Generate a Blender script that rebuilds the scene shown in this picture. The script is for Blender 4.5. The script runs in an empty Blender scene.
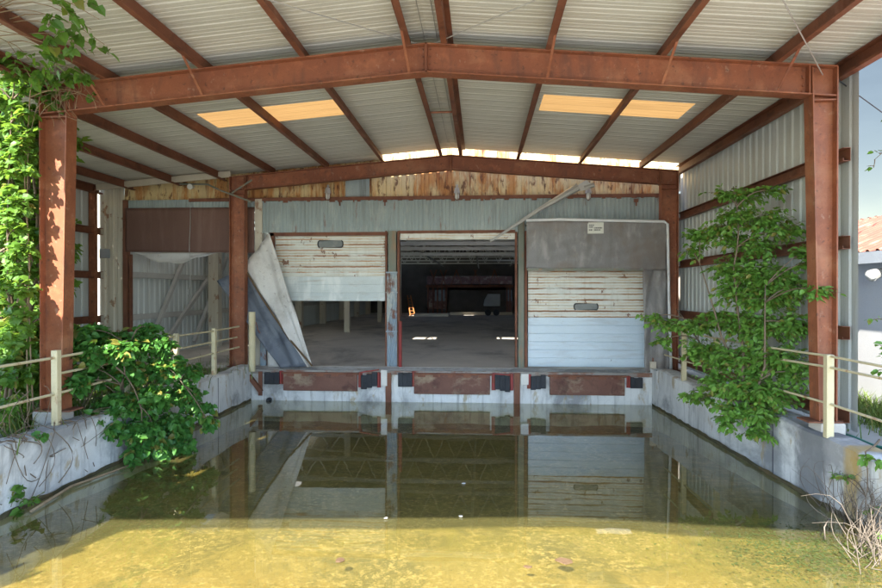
import bpy, math, random
import numpy as np
from mathutils import Vector, Matrix
R = math.radians
random.seed(7)
rng = np.random.default_rng(7)
sc = bpy.context.scene
col = sc.collection

# ------------------------------------------------------------------ measuring helpers
CZ = 2.72                       # eye height above the flood water
F, CX, CY, VX, VY = 588.0, 441.0, 294.0, 481.0, 291.0
TH = math.atan((VX - CX) / F)
def ray(px, py):
    x = (px - CX) / F
    return Vector((x * math.cos(TH) - math.sin(TH), x * math.sin(TH) + math.cos(TH), -(py - VY) / F))
def at(px, py, X=None, Y=None, Z=None):
    d = ray(px, py)
    t = X / d.x if X is not None else Y / d.y if Y is not None else (Z - CZ) / d.z
    return Vector((d.x * t, d.y * t, CZ + d.z * t))
def gx(px, Y): return at(px, 291, Y=Y).x
def gz(py, Y, px=441): return at(px, py, Y=Y).z

# ------------------------------------------------------------------ object helpers
ORG = {}
def props(o, label=None, cat=None, group=None, kind=None):
    for k, v in (('label', label), ('category', cat), ('group', group), ('kind', kind)):
        if v: o[k] = v
    return o
def thing(name, loc, label, cat, group=None):
    o = bpy.data.objects.new(name, None); col.objects.link(o)
    o.location = loc; o.empty_display_size = .2
    ORG[o] = Vector(loc)
    return props(o, label, cat, group)

class MB:
    """collects shapes (world coordinates) and links them as one mesh object"""
    def __init__(s): s.v = []; s.f = []
    def add(s, vs, fs):
        n = len(s.v); s.v.extend([tuple(p) for p in vs]); s.f.extend([tuple(n + i for i in f) for f in fs]); return s
    def box(s, a, b):
        x0, y0, z0 = (min(a[i], b[i]) for i in range(3)); x1, y1, z1 = (max(a[i], b[i]) for i in range(3))
        return s.add([(x0,y0,z0),(x1,y0,z0),(x1,y1,z0),(x0,y1,z0),(x0,y0,z1),(x1,y0,z1),(x1,y1,z1),(x0,y1,z1)],
                     [(0,3,2,1),(4,5,6,7),(0,1,5,4),(1,2,6,5),(2,3,7,6),(3,0,4,7)])
    def bar(s, p, q, w, h, up=(0,0,1)):
        p, q = Vector(p), Vector(q); d = (q - p).normalized(); u = Vector(up)
        if abs(d.dot(u)) > .99: u = Vector((0,1,0))
        r = d.cross(u).normalized(); u = r.cross(d)
        vs = []
        for c in (p, q):
            for a, b in ((-1,-1),(1,-1),(1,1),(-1,1)): vs.append(c + r*(a*w/2) + u*(b*h/2))
        return s.add(vs, [(0,1,2,3),(7,6,5,4),(0,4,5,1),(1,5,6,2),(2,6,7,3),(3,7,4,0)])
    def tube(s, pts, rad, n=6, cap=True):
        pts = [Vector(p) for p in pts]
        rads = rad if isinstance(rad, (list, tuple)) else [rad]*len(pts)
        vs, fs = [], []
        ref = None
        for i, p in enumerate(pts):
            d = (pts[min(i+1,len(pts)-1)] - pts[max(i-1,0)])
            if d.length < 1e-9: d = Vector((0,0,1))
            d.normalize()
            if ref is None: ref = Vector((0,0,1)) if abs(d.z) < .9 else Vector((1,0,0))
            a = d.cross(ref).normalized(); b = d.cross(a)
            ref = -b if False else ref
            for k in range(n):
                t = 2*math.pi*k/n
                vs.append(p + a*(math.cos(t)*rads[i]) + b*(math.sin(t)*rads[i]))
        for i in range(len(pts)-1):
            for k in range(n):
                fs.append((i*n+k, i*n+(k+1)%n, (i+1)*n+(k+1)%n, (i+1)*n+k))
        if cap:
            fs.append(tuple(range(n-1,-1,-1))); m=(len(pts)-1)*n; fs.append(tuple(m+k for k in range(n)))
        return s.add(vs, fs)
    def prism(s, poly, off):
        """closed polygon (3D points) extruded by vector off"""
        n = len(poly); off = Vector(off)
        vs = [Vector(p) for p in poly] + [Vector(p)+off for p in poly]
        return s.add(vs, [tuple(range(n-1,-1,-1)), tuple(range(n,2*n))] + [(i,(i+1)%n,n+(i+1)%n,n+i) for i in range(n)])
    def grid(s, P):
        """P[i][j] points"""
        m, n = len(P), len(P[0])
        return s.add([p for row in P for p in row], [(i*n+j, i*n+j+1, (i+1)*n+j+1, (i+1)*n+j) for i in range(m-1) for j in range(n-1)])
    def build(s, name, mat, parent=None, bevel=0, solid=0, smooth=False, label=None, kind=None):
        me = bpy.data.meshes.new(name)
        o = bpy.data.objects.new(name, me); col.objects.link(o)
        org = ORG.get(parent, Vector((0,0,0))) if parent else Vector((0,0,0))
        me.from_pydata([(p[0]-org.x, p[1]-org.y, p[2]-org.z) for p in s.v], [], s.f)
        me.update()
        if mat: me.materials.append(mat)
        if parent: o.parent = parent; ORG[o] = org
        else: ORG[o] = Vector((0,0,0))
        if smooth: me.shade_smooth()
        if solid:
            m = o.modifiers.new('thickness', 'SOLIDIFY'); m.thickness = solid; m.offset = 0
        if bevel:
            m = o.modifiers.new('edge', 'BEVEL'); m.width = bevel; m.segments = 2; m.limit_method = 'ANGLE'
        if label: o['label'] = label
        if kind: o['kind'] = kind
        return o

def ribs(length, pitch, depth, top=.25, side=.12):
    """trapezoid rib profile -> list of (u, offset)"""
    out = [(0.0, 0.0)]; u = pitch*.3
    while u + pitch*(top+2*side) < length:
        out += [(u, 0), (u+pitch*side, depth), (u+pitch*(side+top), depth), (u+pitch*(2*side+top), 0)]
        u += pitch
    out.append((length, 0)); return out
def corrug(mb, o, u, v, ul, vl, pitch, depth, top=.25, side=.12, vtop=None, nv=1):
    """corrugated sheet: origin o, ribs repeat along u and run along v; vtop(u) gives length along v"""
    o, u, v = Vector(o), Vector(u).normalized(), Vector(v).normalized()
    n = u.cross(v)
    P = []
    for t, d in ribs(ul, pitch, depth, top, side):
        L = vtop(t) if vtop else vl
        P.append([o + u*t + n*d + v*(L*k/nv) for k in range(nv+1)])
    return mb.grid(P)

# ------------------------------------------------------------------ materials
def newmat(name):
    m = bpy.data.materials.new(name); m.use_nodes = True
    nt = m.node_tree; nt.nodes.clear()
    out = nt.nodes.new('ShaderNodeOutputMaterial')
    return m, nt, out
class G:
    def __init__(s, nt): s.nt = nt
    def n(s, t, **k):
        x = s.nt.nodes.new(t)
        for a, b in k.items(): setattr(x, a, b)
        return x
    def l(s, a, b): s.nt.links.new(a, b)
    def coord(s, scale=(1,1,1), kind='Object', rot=(0,0,0)):
        c = s.n('ShaderNodeTexCoord'); m = s.n('ShaderNodeMapping'); m.inputs['Scale'].default_value = scale
        m.inputs['Rotation'].default_value = rot
        s.l(c.outputs[kind], m.inputs['Vector']); return m.outputs[0]
    def noise(s, vec, scale, detail=4, rough=.55, dist=0):
        x = s.n('ShaderNodeTexNoise'); s.l(vec, x.inputs['Vector'])
        x.inputs['Scale'].default_value = scale; x.inputs['Detail'].default_value = detail
        x.inputs['Roughness'].default_value = rough; x.inputs['Distortion'].default_value = dist
        return x.outputs['Fac']
    def ramp(s, fac, a, b):
        x = s.n('ShaderNodeMapRange'); s.l(fac, x.inputs[0]); x.inputs[1].default_value = a; x.inputs[2].default_value = b
        return x.outputs[0]
    def mix(s, fac, a, b):
        x = s.n('ShaderNodeMix', data_type='RGBA')
        if isinstance(fac, (int, float)): x.inputs[0].default_value = fac
        else: s.l(fac, x.inputs[0])
        for k, v in ((6, a), (7, b)):
            if isinstance(v, tuple): x.inputs[k].default_value = (*v, 1)
            else: s.l(v, x.inputs[k])
        return x.outputs[2]
    def mul(s, a, b):
        x = s.n('ShaderNodeMath', operation='MULTIPLY')
        for i, v in enumerate((a, b)):
            if isinstance(v, (int, float)): x.inputs[i].default_value = v
            else: s.l(v, x.inputs[i])
        return x.outputs[0]
    def bump(s, h, strength, dist=.01):
        x = s.n('ShaderNodeBump'); s.l(h, x.inputs['Height']); x.inputs['Strength'].default_value = strength
        x.inputs['Distance'].default_value = dist; return x.outputs[0]
def surf(name, c1, c2, scale=2.0, stretch=(1,1,1), lo=.3, hi=.7, rough=.7, spec=.3, metal=0.0, bump=.3, bscale=30,
         stains=(), fine=.15):
    """two-tone mottled surface + stains: (colour, scale, stretch, lo, hi, strength)"""
    m, nt, out = newmat(name); g = G(nt)
    p = g.n('ShaderNodeBsdfPrincipled'); g.l(p.outputs[0], out.inputs[0])
    v = g.coord(stretch)
    c = g.mix(g.ramp(g.noise(v, scale, 6, .6), lo, hi), c1, c2)
    f = g.noise(g.coord(), 45, 3, .6)
    if fine:
        dk = tuple(x*.55 for x in c1)
        c = g.mix(g.mul(g.ramp(f, .52, .75), fine*2), c, dk)
    for (sc_, s2, st, a, b, k) in stains:
        fac = g.mul(g.ramp(g.noise(g.coord(st), s2, 7, .65, .3), a-.05, b-.06), k)
        c = g.mix(fac, c, sc_)
    g.l(c, p.inputs['Base Color'])
    rr = g.n('ShaderNodeMapRange'); g.l(f, rr.inputs[0]); rr.inputs[3].default_value = max(rough-.15, .05); rr.inputs[4].default_value = min(rough+.15, 1)
    g.l(rr.outputs[0], p.inputs['Roughness'])
    p.inputs['Metallic'].default_value = metal; p.inputs['Specular IOR Level'].default_value = spec
    if bump:
        g.l(g.bump(g.noise(g.coord(), bscale, 5, .6), bump, .01), p.inputs['Normal'])
    return m
RUST = (.16, .05, .018); RUSTL = (.33, .12, .035)
M = {}
M['steel'] = surf('red_oxide_steel', (.255,.088,.040), (.185,.060,.030), 1.2, stains=[((.36,.17,.09), 1.1, (1,1,1.4), .57, .72, .5), ((.10,.045,.032), 2.2, (2,2,.5), .58, .75, .6), ((.34,.12,.055), 6, (1,1,1), .58, .72, .5), ((.40,.28,.20), 6, (1.6,1,1), .66, .74, .35), ((.06,.03,.022), 11, (1,1,1), .65, .72, .6)], rough=.6, spec=.35, bump=.12)
M['purlin'] = surf('purlin_steel', (.22,.082,.042), (.145,.052,.029), 1.3, stains=[((.33,.19,.135), 2, (1,1,1), .62, .74, .4), ((.05,.02,.014), 2.2, (1,1,1), .58, .72, .6)], rough=.6, spec=.35, bump=.1)
M['roof'] = surf('roof_underside', (.60,.585,.52), (.52,.51,.455), .8, (1.0,6,1), stains=[((.22,.19,.14), 1.1, (.35,14,1), .55, .75, .4), ((.55,.53,.47), 3.0, (.3,9,1), .55, .72, .5)], rough=.55, spec=.35, bump=.05)
M['cladding'] = surf('grey_cladding', (.55,.58,.56), (.47,.50,.48), .9, (4,4,.5), stains=[((.20,.17,.12), 1.2, (6,6,.35), .60, .78, .5), ((.47,.48,.45), 1.5, (5,5,.4), .60, .75, .35)], rough=.45, spec=.4, bump=.05)
M['blueclad'] = surf('blue_grey_cladding', (.30,.36,.36), (.24,.285,.285), 1.1, (5,5,.6), stains=[((.40,.43,.41), .9, (2.5,1,1.2), .56, .70, .45), ((.10,.10,.09), 1.0, (7,7,.3), .60, .75, .5), (RUST, 2.0, (3,3,.5), .66, .74, .7)], rough=.5, bump=.05)
M['rustclad'] = surf('rusted_cladding', (.62,.48,.24), (.52,.41,.23), 1.0, (3,3,.6), stains=[((.42,.17,.04), .55, (3.2,3.2,1.0), .54, .64, .8), ((.21,.07,.025), .8, (5,5,.7), .59, .70, .85), ((.10,.035,.018), 1.7, (4,4,1.6), .60, .68, .85)], rough=.7, bump=.15)
M['whiteclad'] = surf('aged_white_cladding', (.60,.56,.46), (.50,.46,.37), 1.0, (3,3,.5), stains=[((.25,.11,.05), 1.6, (2.5,2.5,1.2), .64, .70, .8), ((.36,.30,.22), 1.1, (6,6,.3), .55, .75, .5)], rough=.6, bump=.08)
m, nt, out = newmat('old_door_paint'); g = G(nt)
p = g.n('ShaderNodeBsdfPrincipled'); g.l(p.outputs[0], out.inputs[0]); p.inputs['Roughness'].default_value = .5; p.inputs['Specular IOR Level'].default_value = .35
c = g.mix(g.ramp(g.noise(g.coord((1,1,3)), 1.4, 5, .6), .35, .65), (.62,.63,.58), (.53,.545,.51))
c = g.mix(g.mul(g.ramp(g.noise(g.coord((5,1,.8)), 2, 5, .6), .5, .7), .4), c, (.42,.41,.34))
tc = g.n('ShaderNodeTexCoord'); sx = g.n('ShaderNodeSeparateXYZ'); g.l(tc.outputs['Object'], sx.inputs[0])
wob = g.noise(g.coord((3,1,3)), 2, 3, .6)
zz = g.n('ShaderNodeMath', operation='MULTIPLY_ADD'); g.l(wob, zz.inputs[0]); zz.inputs[1].default_value = .03; g.l(sx.outputs[2], zz.inputs[2])
def lines(period, width, nscale, lo, hi, k, colr, c):
    pp = g.n('ShaderNodeMath', operation='PINGPONG'); g.l(zz.outputs[0], pp.inputs[0]); pp.inputs[1].default_value = period/2
    ln = g.ramp(pp.outputs[0], width, width*.25)
    nz = g.ramp(g.noise(g.coord((.8,1,2.6)), nscale, 6, .65), lo, hi)
    return g.mix(g.mul(g.mul(ln, nz), k), c, colr)
c = lines(.0725, .022, .9, .42, .55, .6, (.46,.29,.11), c)
c = lines(.145, .022, 1.1, .46, .54, .95, (.36,.17,.05), c)
c = lines(.29, .034, .7, .47, .53, .95, (.25,.105,.035), c)
c = g.mix(g.mul(g.ramp(g.noise(g.coord((1.5,1,1)), 3.2, 6, .7), .61, .645), .9), c, (.15,.055,.025))
g.l(c, p.inputs['Base Color']); M['dooro'] = m
M['doorg'] = surf('faded_door_paint', (.52,.57,.57), (.44,.49,.49), 1.2, (1,1,2), stains=[((.68,.70,.68), 1.3, (2.2,1,.6), .56, .68, .6), ((.30,.24,.18), 1.5, (.7,1,4), .60, .74, .5)], rough=.4, bump=.05)
M['doorn'] = surf('newer_door_paint', (.52,.62,.70), (.45,.55,.63), 1.2, (1,1,2), stains=[((.33,.36,.38), 1.2, (.7,1,4), .58, .75, .5), ((.09,.07,.06), 9, (1,1,1), .735, .75, .8)], rough=.4, spec=.45, bump=.03)
M['conc'] = surf('pit_concrete', (.68,.68,.66), (.56,.56,.54), 1.0, stains=[((.42,.42,.41), 1.2, (1,1,.45), .52, .68, .7), ((.20,.20,.20), .55, (1,.55,1), .565, .67, .8), ((.30,.22,.10), 1.7, (2,2,.4), .67, .78, .6), ((.65,.65,.63), 2.0, (1,1,1), .58, .72, .5), ((.20,.20,.19), 3, (2.2,2.2,.22), .58, .72, .6), ((.34,.25,.12), 4, (1,1,.5), .63, .72, .7)], rough=.85, spec=.2, bump=.35, bscale=14)
def stained(name, base, spots):
    m = base.copy(); m.name = name; g = G(m.node_tree)
    p = next(n for n in m.node_tree.nodes if n.type == 'BSDF_PRINCIPLED'); src = p.inputs['Base Color'].links[0].from_socket
    tc = g.n('ShaderNodeTexCoord'); sx = g.n('ShaderNodeSeparateXYZ'); g.l(tc.outputs['Object'], sx.inputs[0])
    nz = g.noise(g.coord((1,1.4,.8)), 3.2, 6, .65)
    for (y0, w, colr, k) in spots:
        a = g.n('ShaderNodeMath', operation='SUBTRACT'); g.l(sx.outputs[1], a.inputs[0]); a.inputs[1].default_value = y0
        b = g.n('ShaderNodeMath', operation='ABSOLUTE'); g.l(a.outputs[0], b.inputs[0])
        c = g.n('ShaderNodeMath', operation='MULTIPLY_ADD'); g.l(nz, c.inputs[0]); c.inputs[1].default_value = -1.6*w; g.l(b.outputs[0], c.inputs[2])
        src = g.mix(g.mul(g.ramp(c.outputs[0], w*.35, -w*.15), k), src, colr)
    g.l(src, p.inputs['Base Color']); return m
M['concstain'] = stained('pit_concrete_stained', M['conc'], [(3.0, .35, (.15,.155,.16), .85), (3.95, .22, (.22,.225,.22), .6), (2.2, .14, (.40,.27,.08), .7)])
M['floor'] = surf('slab_concrete', (.60,.55,.48), (.47,.43,.38), .7, stains=[((.13,.125,.12), .45, (1,.5,1), .54, .70, .6), ((.42,.41,.39), 1.7, (1,1,1), .60, .75, .4)], rough=.75, spec=.25, bump=.15)
M['lip'] = surf('rusty_plate', (.17,.085,.06), (.115,.05,.038), 1.6, stains=[((.36,.30,.20), 1.5, (1,1,1.5), .56, .70, .55), ((.05,.022,.018), 3, (1,1,1), .58, .72, .6)], rough=.75, bump=.3)
M['rubber'] = surf('black_rubber', (.022,.024,.028), (.04,.043,.05), 4, rough=.8, bump=.4)
M['redpaint'] = surf('red_bracket', (.26,.035,.035), (.17,.03,.025), 5, stains=[(RUST, 4, (1,1,1), .55, .7, .7)], rough=.6)
M['cream'] = surf('cream_paint', (.56,.49,.31), (.47,.405,.25), 2, stains=[((.28,.13,.06), 3.5, (1,1,.6), .63, .70, .85), ((.40,.36,.26), 2, (1,1,.4), .57, .72, .5)], rough=.55, bump=.08)
M['seal'] = surf('grey_vinyl', (.17,.165,.165), (.21,.205,.205), .9, (1,1,.6), stains=[((.36,.345,.33), 1.5, (2.2,1,.9), .555, .70, .5), ((.095,.09,.085), 1.3, (2,1,.5), .54, .72, .5), ((.15,.115,.09), .8, (1,1,1), .52, .66, .6)], rough=.6, spec=.35, bump=.25, bscale=7)
M['sealedge'] = surf('white_edging', (.66,.67,.68), (.55,.56,.57), 3, rough=.5, bump=.1)
M['sealwhite'] = surf('white_vinyl', (.58,.56,.53), (.47,.46,.44), 1.2, stains=[((.28,.25,.22), 1.3, (1,1,1), .56, .72, .5), ((.20,.18,.16), 7, (1,1,1), .66, .72, .5)], rough=.55, bump=.2, bscale=8)
M['sealdark'] = surf('slate_vinyl', (.10,.115,.145), (.14,.155,.18), 1.5, stains=[((.035,.045,.065), 2, (1,1,1), .55, .7, .6)], rough=.5, bump=.35, bscale=7)
M['tarp'] = surf('brown_tarp', (.125,.068,.052), (.155,.085,.066), .9, (2.5,1,.5), stains=[((.20,.125,.10), 1.0, (4,1,.35), .57, .72, .5)], rough=.65, bump=.1)
M['bluepost'] = surf('blue_post_paint', (.20,.27,.34), (.30,.34,.36), 1.4, (1,1,.7), stains=[((.45,.45,.41), 1.5, (1,1,.7), .56, .66, .7), (RUST, 1.8, (1.5,1.5,.8), .60, .68, .8)], rough=.55, bump=.2)
M['greypost'] = surf('weathered_post', (.20,.20,.16), (.15,.155,.13), 1.5, (3,3,.4), stains=[((.30,.16,.08), 2, (3,3,.5), .60, .70, .6), ((.12,.17,.13), 1.2, (1,1,.6), .55, .7, .5)], rough=.75, bump=.3)
M['rustpost'] = surf('rusty_post', (.20,.085,.05), (.135,.058,.036), 2.5, stains=[((.09,.03,.02), 3, (1,1,.6), .55, .7, .6)], rough=.75, bump=.25)
M['galv'] = surf('galvanised', (.45,.44,.41), (.36,.35,.33), 2.5, rough=.45, spec=.5, metal=.3, bump=.08)
M['beige'] = surf('beige_trim', (.52,.47,.38), (.44,.39,.31), 1.2, (3,1,1), stains=[(RUST, 2, (.6,1,3), .66, .72, .7)], rough=.55, bump=.05)
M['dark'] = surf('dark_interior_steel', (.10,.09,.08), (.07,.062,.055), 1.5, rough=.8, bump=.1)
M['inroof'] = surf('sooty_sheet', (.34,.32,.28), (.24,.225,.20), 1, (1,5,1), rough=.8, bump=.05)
M['truss'] = surf('truss_paint', (.45,.44,.41), (.34,.33,.31), 2, rough=.7, bump=.05)
M['window'] = surf('dusty_glass', (.10,.115,.115), (.15,.165,.16), 3, rough=.35, spec=.5, bump=.05, stains=[((.26,.25,.22), 4, (1,1,1), .55, .75, .5)])
M['sign'] = surf('paper_label', (.52,.52,.47), (.58,.58,.52), 4, rough=.6, bump=0)
M['ink'] = surf('ink', (.06,.06,.07), (.08,.08,.09), 4, rough=.6, bump=0, fine=0)
M['lampglass'] = surf('frosted_jar', (.55,.55,.50), (.48,.48,.44), 4, rough=.25, spec=.5, bump=0)
M['shed'] = surf('white_render', (.50,.50,.50), (.45,.45,.45), 1.2, stains=[((.50,.49,.47), 1, (2,2,.4), .60, .78, .4)], rough=.8, bump=.1)
M['shedroof'] = surf('rusted_red_roof', (.21,.07,.042), (.15,.05,.032), 1.2, (1,4,1), stains=[((.40,.19,.13), 2, (1,3,1), .56, .7, .6)], rough=.65, bump=.1)
M['fascia'] = surf('grey_fascia', (.33,.36,.38), (.28,.30,.32), 2, rough=.5)
M['bark'] = surf('bark', (.17,.125,.085), (.10,.075,.05), 6, (2,2,.6), rough=.9, bump=.5, bscale=40)
M['twig'] = surf('dry_twig', (.30,.22,.13), (.20,.14,.085), 5, rough=.9, bump=.1)
M['dead'] = surf('bleached_wood', (.15,.125,.10), (.09,.072,.055), 6, rough=.85, bump=.2)
M['hose'] = surf('green_hose', (.02,.13,.10), (.03,.16,.12), 4, rough=.4)
M['orange'] = surf('orange_light_colour', (.42,.16,.05), (.33,.12,.035), 4, rough=.6)  # colour stands in for orange light on the far strip
M['ground'] = surf('gravelly_soil', (.34,.31,.26), (.25,.225,.18), .8, stains=[((.07,.10,.03), .5, (1,1,1), .54, .66, .6), ((.36,.33,.28), 9, (1,1,1), .55, .7, .5), ((.36,.35,.32), .35, (1,1,1), .52, .62, .6)], rough=.95, spec=.1, bump=.8, bscale=18)
M['scum'] = surf('waterline_slime', (.10,.085,.045), (.06,.055,.03), 3, stains=[((.16,.10,.04), 2, (1,1,1), .55, .7, .6)], rough=.8)
M['algae'] = leafmat0 = surf('algae_bits', (.028,.045,.009), (.055,.07,.016), 9, rough=.7)
M['edge'] = surf('worn_dock_edge', (.27,.255,.235), (.19,.18,.165), 2, stains=[((.17,.075,.045), 1.4, (1,1,1), .52, .64, .85)], rough=.8, bump=.3)
M['pebble'] = surf('pebble', (.32,.30,.27), (.2,.19,.17), 6, rough=.9)
M['deadleaf'] = surf('dead_leaf', (.13,.085,.045), (.085,.05,.028), 9, rough=.8, bump=.2)
M['foam'] = surf('white_scrap', (.45,.45,.43), (.38,.38,.36), 5, rough=.7)

# pond bed: ochre silt with pale algae flecks
m, nt, out = newmat('pond_silt'); g = G(nt)
p = g.n('ShaderNodeBsdfPrincipled'); g.l(p.outputs[0], out.inputs[0]); p.inputs['Roughness'].default_value = .9
c = g.mix(g.ramp(g.noise(g.coord(), .7, 6, .6), .35, .65), (.20,.165,.046), (.145,.12,.034))
sx = g.n('ShaderNodeSeparateXYZ'); tc = g.n('ShaderNodeTexCoord'); g.l(tc.outputs['Object'], sx.inputs[0])
shal = g.ramp(sx.outputs[1], 6.7, 5.2)
c = g.mix(g.mul(shal, .75), c, (.30,.19,.07))
c = g.mix(g.mul(g.ramp(g.noise(g.coord(), .9, 7, .7, .6), .46, .58), .8), c, (.085,.075,.026))
c = g.mix(g.mul(g.ramp(g.noise(g.coord(), 6.5, 7, .75, .4), .50, .59), .45), c, (.34,.25,.115))
c = g.mix(g.mul(g.mul(g.ramp(g.noise(g.coord(), 15, 6, .75), .52, .60), g.ramp(g.noise(g.coord(), 1.6, 4, .6), .38, .55)), .95), c, (.42,.32,.17))
c = g.mix(g.mul(g.ramp(g.noise(g.coord(), 24, 4, .7), .58, .64), .6), c, (.06,.048,.02))
c = g.mix(g.mul(g.mul(g.ramp(sx.outputs[0], 2.3, 3.6), g.ramp(g.noise(g.coord((1,2,1)), 1.7, 6, .7), .40, .55)), .85), c, (.045,.062,.014))
g.l(c, p.inputs['Base Color']); g.l(g.bump(g.noise(g.coord(), 8, 6, .7), .5, .03), p.inputs['Normal'])
M['silt'] = m
# flood water: turbid, tinted, fresnel mirror with a faint ripple
m, nt, out = newmat('flood_water'); g = G(nt)
gl = g.n('ShaderNodeBsdfGlossy'); gl.inputs['Roughness'].default_value = .012; gl.inputs['Color'].default_value = (.95,.97,1,1)
tr = g.n('ShaderNodeBsdfTransparent'); tr.inputs[0].default_value = (.89,.87,.62,1)
df = g.n('ShaderNodeBsdfDiffuse'); df.inputs[0].default_value = (.165,.15,.055,1)
mx = g.n('ShaderNodeMixShader'); mx.inputs[0].default_value = .27; g.l(tr.outputs[0], mx.inputs[1]); g.l(df.outputs[0], mx.inputs[2])
m2 = g.n('ShaderNodeMixShader'); 
ge = g.n('ShaderNodeNewGeometry'); dt = g.n('ShaderNodeVectorMath', operation='DOT_PRODUCT'); g.l(ge.outputs['Incoming'], dt.inputs[1])
ab = g.n('ShaderNodeMath', operation='ABSOLUTE'); g.l(dt.outputs['Value'], ab.inputs[0])
om = g.n('ShaderNodeMath', operation='SUBTRACT', use_clamp=True); om.inputs[0].default_value = 1; g.l(ab.outputs[0], om.inputs[1])
pw = g.n('ShaderNodeMath', operation='POWER'); g.l(om.outputs[0], pw.inputs[0]); pw.inputs[1].default_value = 4.1
sh = g.n('ShaderNodeMath', operation='MULTIPLY_ADD', use_clamp=True); g.l(pw.outputs[0], sh.inputs[0]); sh.inputs[1].default_value = .97; sh.inputs[2].default_value = .028
g.l(sh.outputs[0], m2.inputs[0]); g.l(mx.outputs[0], m2.inputs[1]); g.l(gl.outputs[0], m2.inputs[2])
b = g.bump(g.noise(g.coord((1,1.6,1)), 1.3, 2, .4), .016, .06)
g.l(b, gl.inputs['Normal']); g.l(b, dt.inputs[0]); g.l(m2.outputs[0], out.inputs[0])
M['water'] = m
# fibreglass skylight
def translucent(name, cd, ct, k):
    m, nt, out = newmat(name); g = G(nt)
    d = g.n('ShaderNodeBsdfDiffuse'); t = g.n('ShaderNodeBsdfTranslucent'); mx = g.n('ShaderNodeMixShader')
    v = g.mix(g.ramp(g.noise(g.coord((.6,9,1)), 1.2, 5, .6), .35, .7), ct, tuple(x*.72 for x in ct))
    d.inputs[0].default_value = (*cd, 1); g.l(v, t.inputs[0]); mx.inputs[0].default_value = k
    g.l(d.outputs[0], mx.inputs[1]); g.l(t.outputs[0], mx.inputs[2]); g.l(mx.outputs[0], out.inputs[0]); return m
M['fillpanel'] = translucent('fill_panel_fibreglass', (.5,.48,.42), (.42,.40,.35), .5)  # for the added panels that let fill light into the hall
M['skylight'] = translucent('amber_fibreglass', (.52,.37,.18), (.33,.18,.062), .40)
def leafmat(name, c1, c2, ct, k=.35, rough=.45):
    m, nt, out = newmat(name); g = G(nt)
    p = g.n('ShaderNodeBsdfPrincipled'); t = g.n('ShaderNodeBsdfTranslucent'); mx = g.n('ShaderNodeMixShader')
    ge = g.n('ShaderNodeNewGeometry')
    c = g.mix(ge.outputs['Random Per Island'], c1, c2)
    c = g.mix(g.mul(g.ramp(ge.outputs['Random Per Island'], .92, .94), .85), c, (.20,.16,.035))
    g.l(c, p.inputs['Base Color']); p.inputs['Roughness'].default_value = rough; p.inputs['Specular IOR Level'].default_value = .35
    g.l(g.mix(ge.outputs['Random Per Island'], ct, tuple(x*.7 for x in ct)), t.inputs[0]); mx.inputs[0].default_value = k
    g.l(p.outputs[0], mx.inputs[1]); g.l(t.outputs[0], mx.inputs[2]); g.l(mx.outputs[0], out.inputs[0]); return m
M['leaf_bush'] = leafmat('deep_green_leaf', (.04,.135,.028), (.085,.225,.038), (.14,.33,.035))
M['leaf_tree'] = leafmat('fresh_green_leaf', (.075,.19,.03), (.165,.31,.05), (.26,.43,.045))
M['leaf_bright'] = leafmat('sunny_green_leaf', (.07,.165,.028), (.135,.255,.038), (.26,.42,.045), .48)
M['leaf_vine'] = leafmat('vine_leaf', (.055,.15,.026), (.11,.23,.035), (.22,.38,.04), .45)
M['grass'] = leafmat('grass_blade', (.06,.12,.02), (.14,.19,.04), (.18,.25,.04), .3)

# ------------------------------------------------------------------ plant helpers
LEAF = {'oval': [(0,0),(.5,0),(1,0),(.22,.26),(.62,.25)], 'heart': [(.0,0),(.5,0),(1,0),(.08,.40),(.55,.36)], 'slim': [(0,0),(.5,0),(1,0),(.25,.13),(.65,.11)]}
class Leaves:
    def __init__(s): s.v = []; s.f = []; s.n = 0
    def add(s, p, axis, normal, size, kind='oval', fold=.25, droop=.2):
        a = Vector(axis).normalized(); n = Vector(normal); n = (n - a*n.dot(a))
        if n.length < 1e-4: n = a.orthogonal()
        n.normalize(); b = a.cross(n)
        L = LEAF[kind]; base = s.n
        for i, (u, w) in enumerate(L):
            s.v.append(p + a*(u*size) + n*((w*fold - u*u*droop)*size) + b*(w*size))
        for (u, w) in L[3:]:
            s.v.append(p + a*(u*size) + n*((w*fold - u*u*droop)*size) - b*(w*size))
        s.f += [(base,base+1,base+4,base+3),(base+1,base+2,base+4),(base,base+5,base+6,base+1),(base+1,base+6,base+2)]
        s.n += 7
    def build(s, name, mat, parent):
        mb = MB(); mb.v = s.v; mb.f = s.f
        return mb.build(name, mat, parent)
def rv(): 
    v = Vector(rng.normal(size=3)); return v.normalized()
def curve(p, q, sag=0.0, n=5, wob=.05):
    p, q = Vector(p), Vector(q); L = (q-p).length; out = []
    w = rv()*wob*L
    for i in range(n+1):
        t = i/n
        out.append(p.lerp(q, t) + w*math.sin(math.pi*t) + Vector((0,0,sag*L*math.sin(math.pi*t))))
    return out
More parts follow.
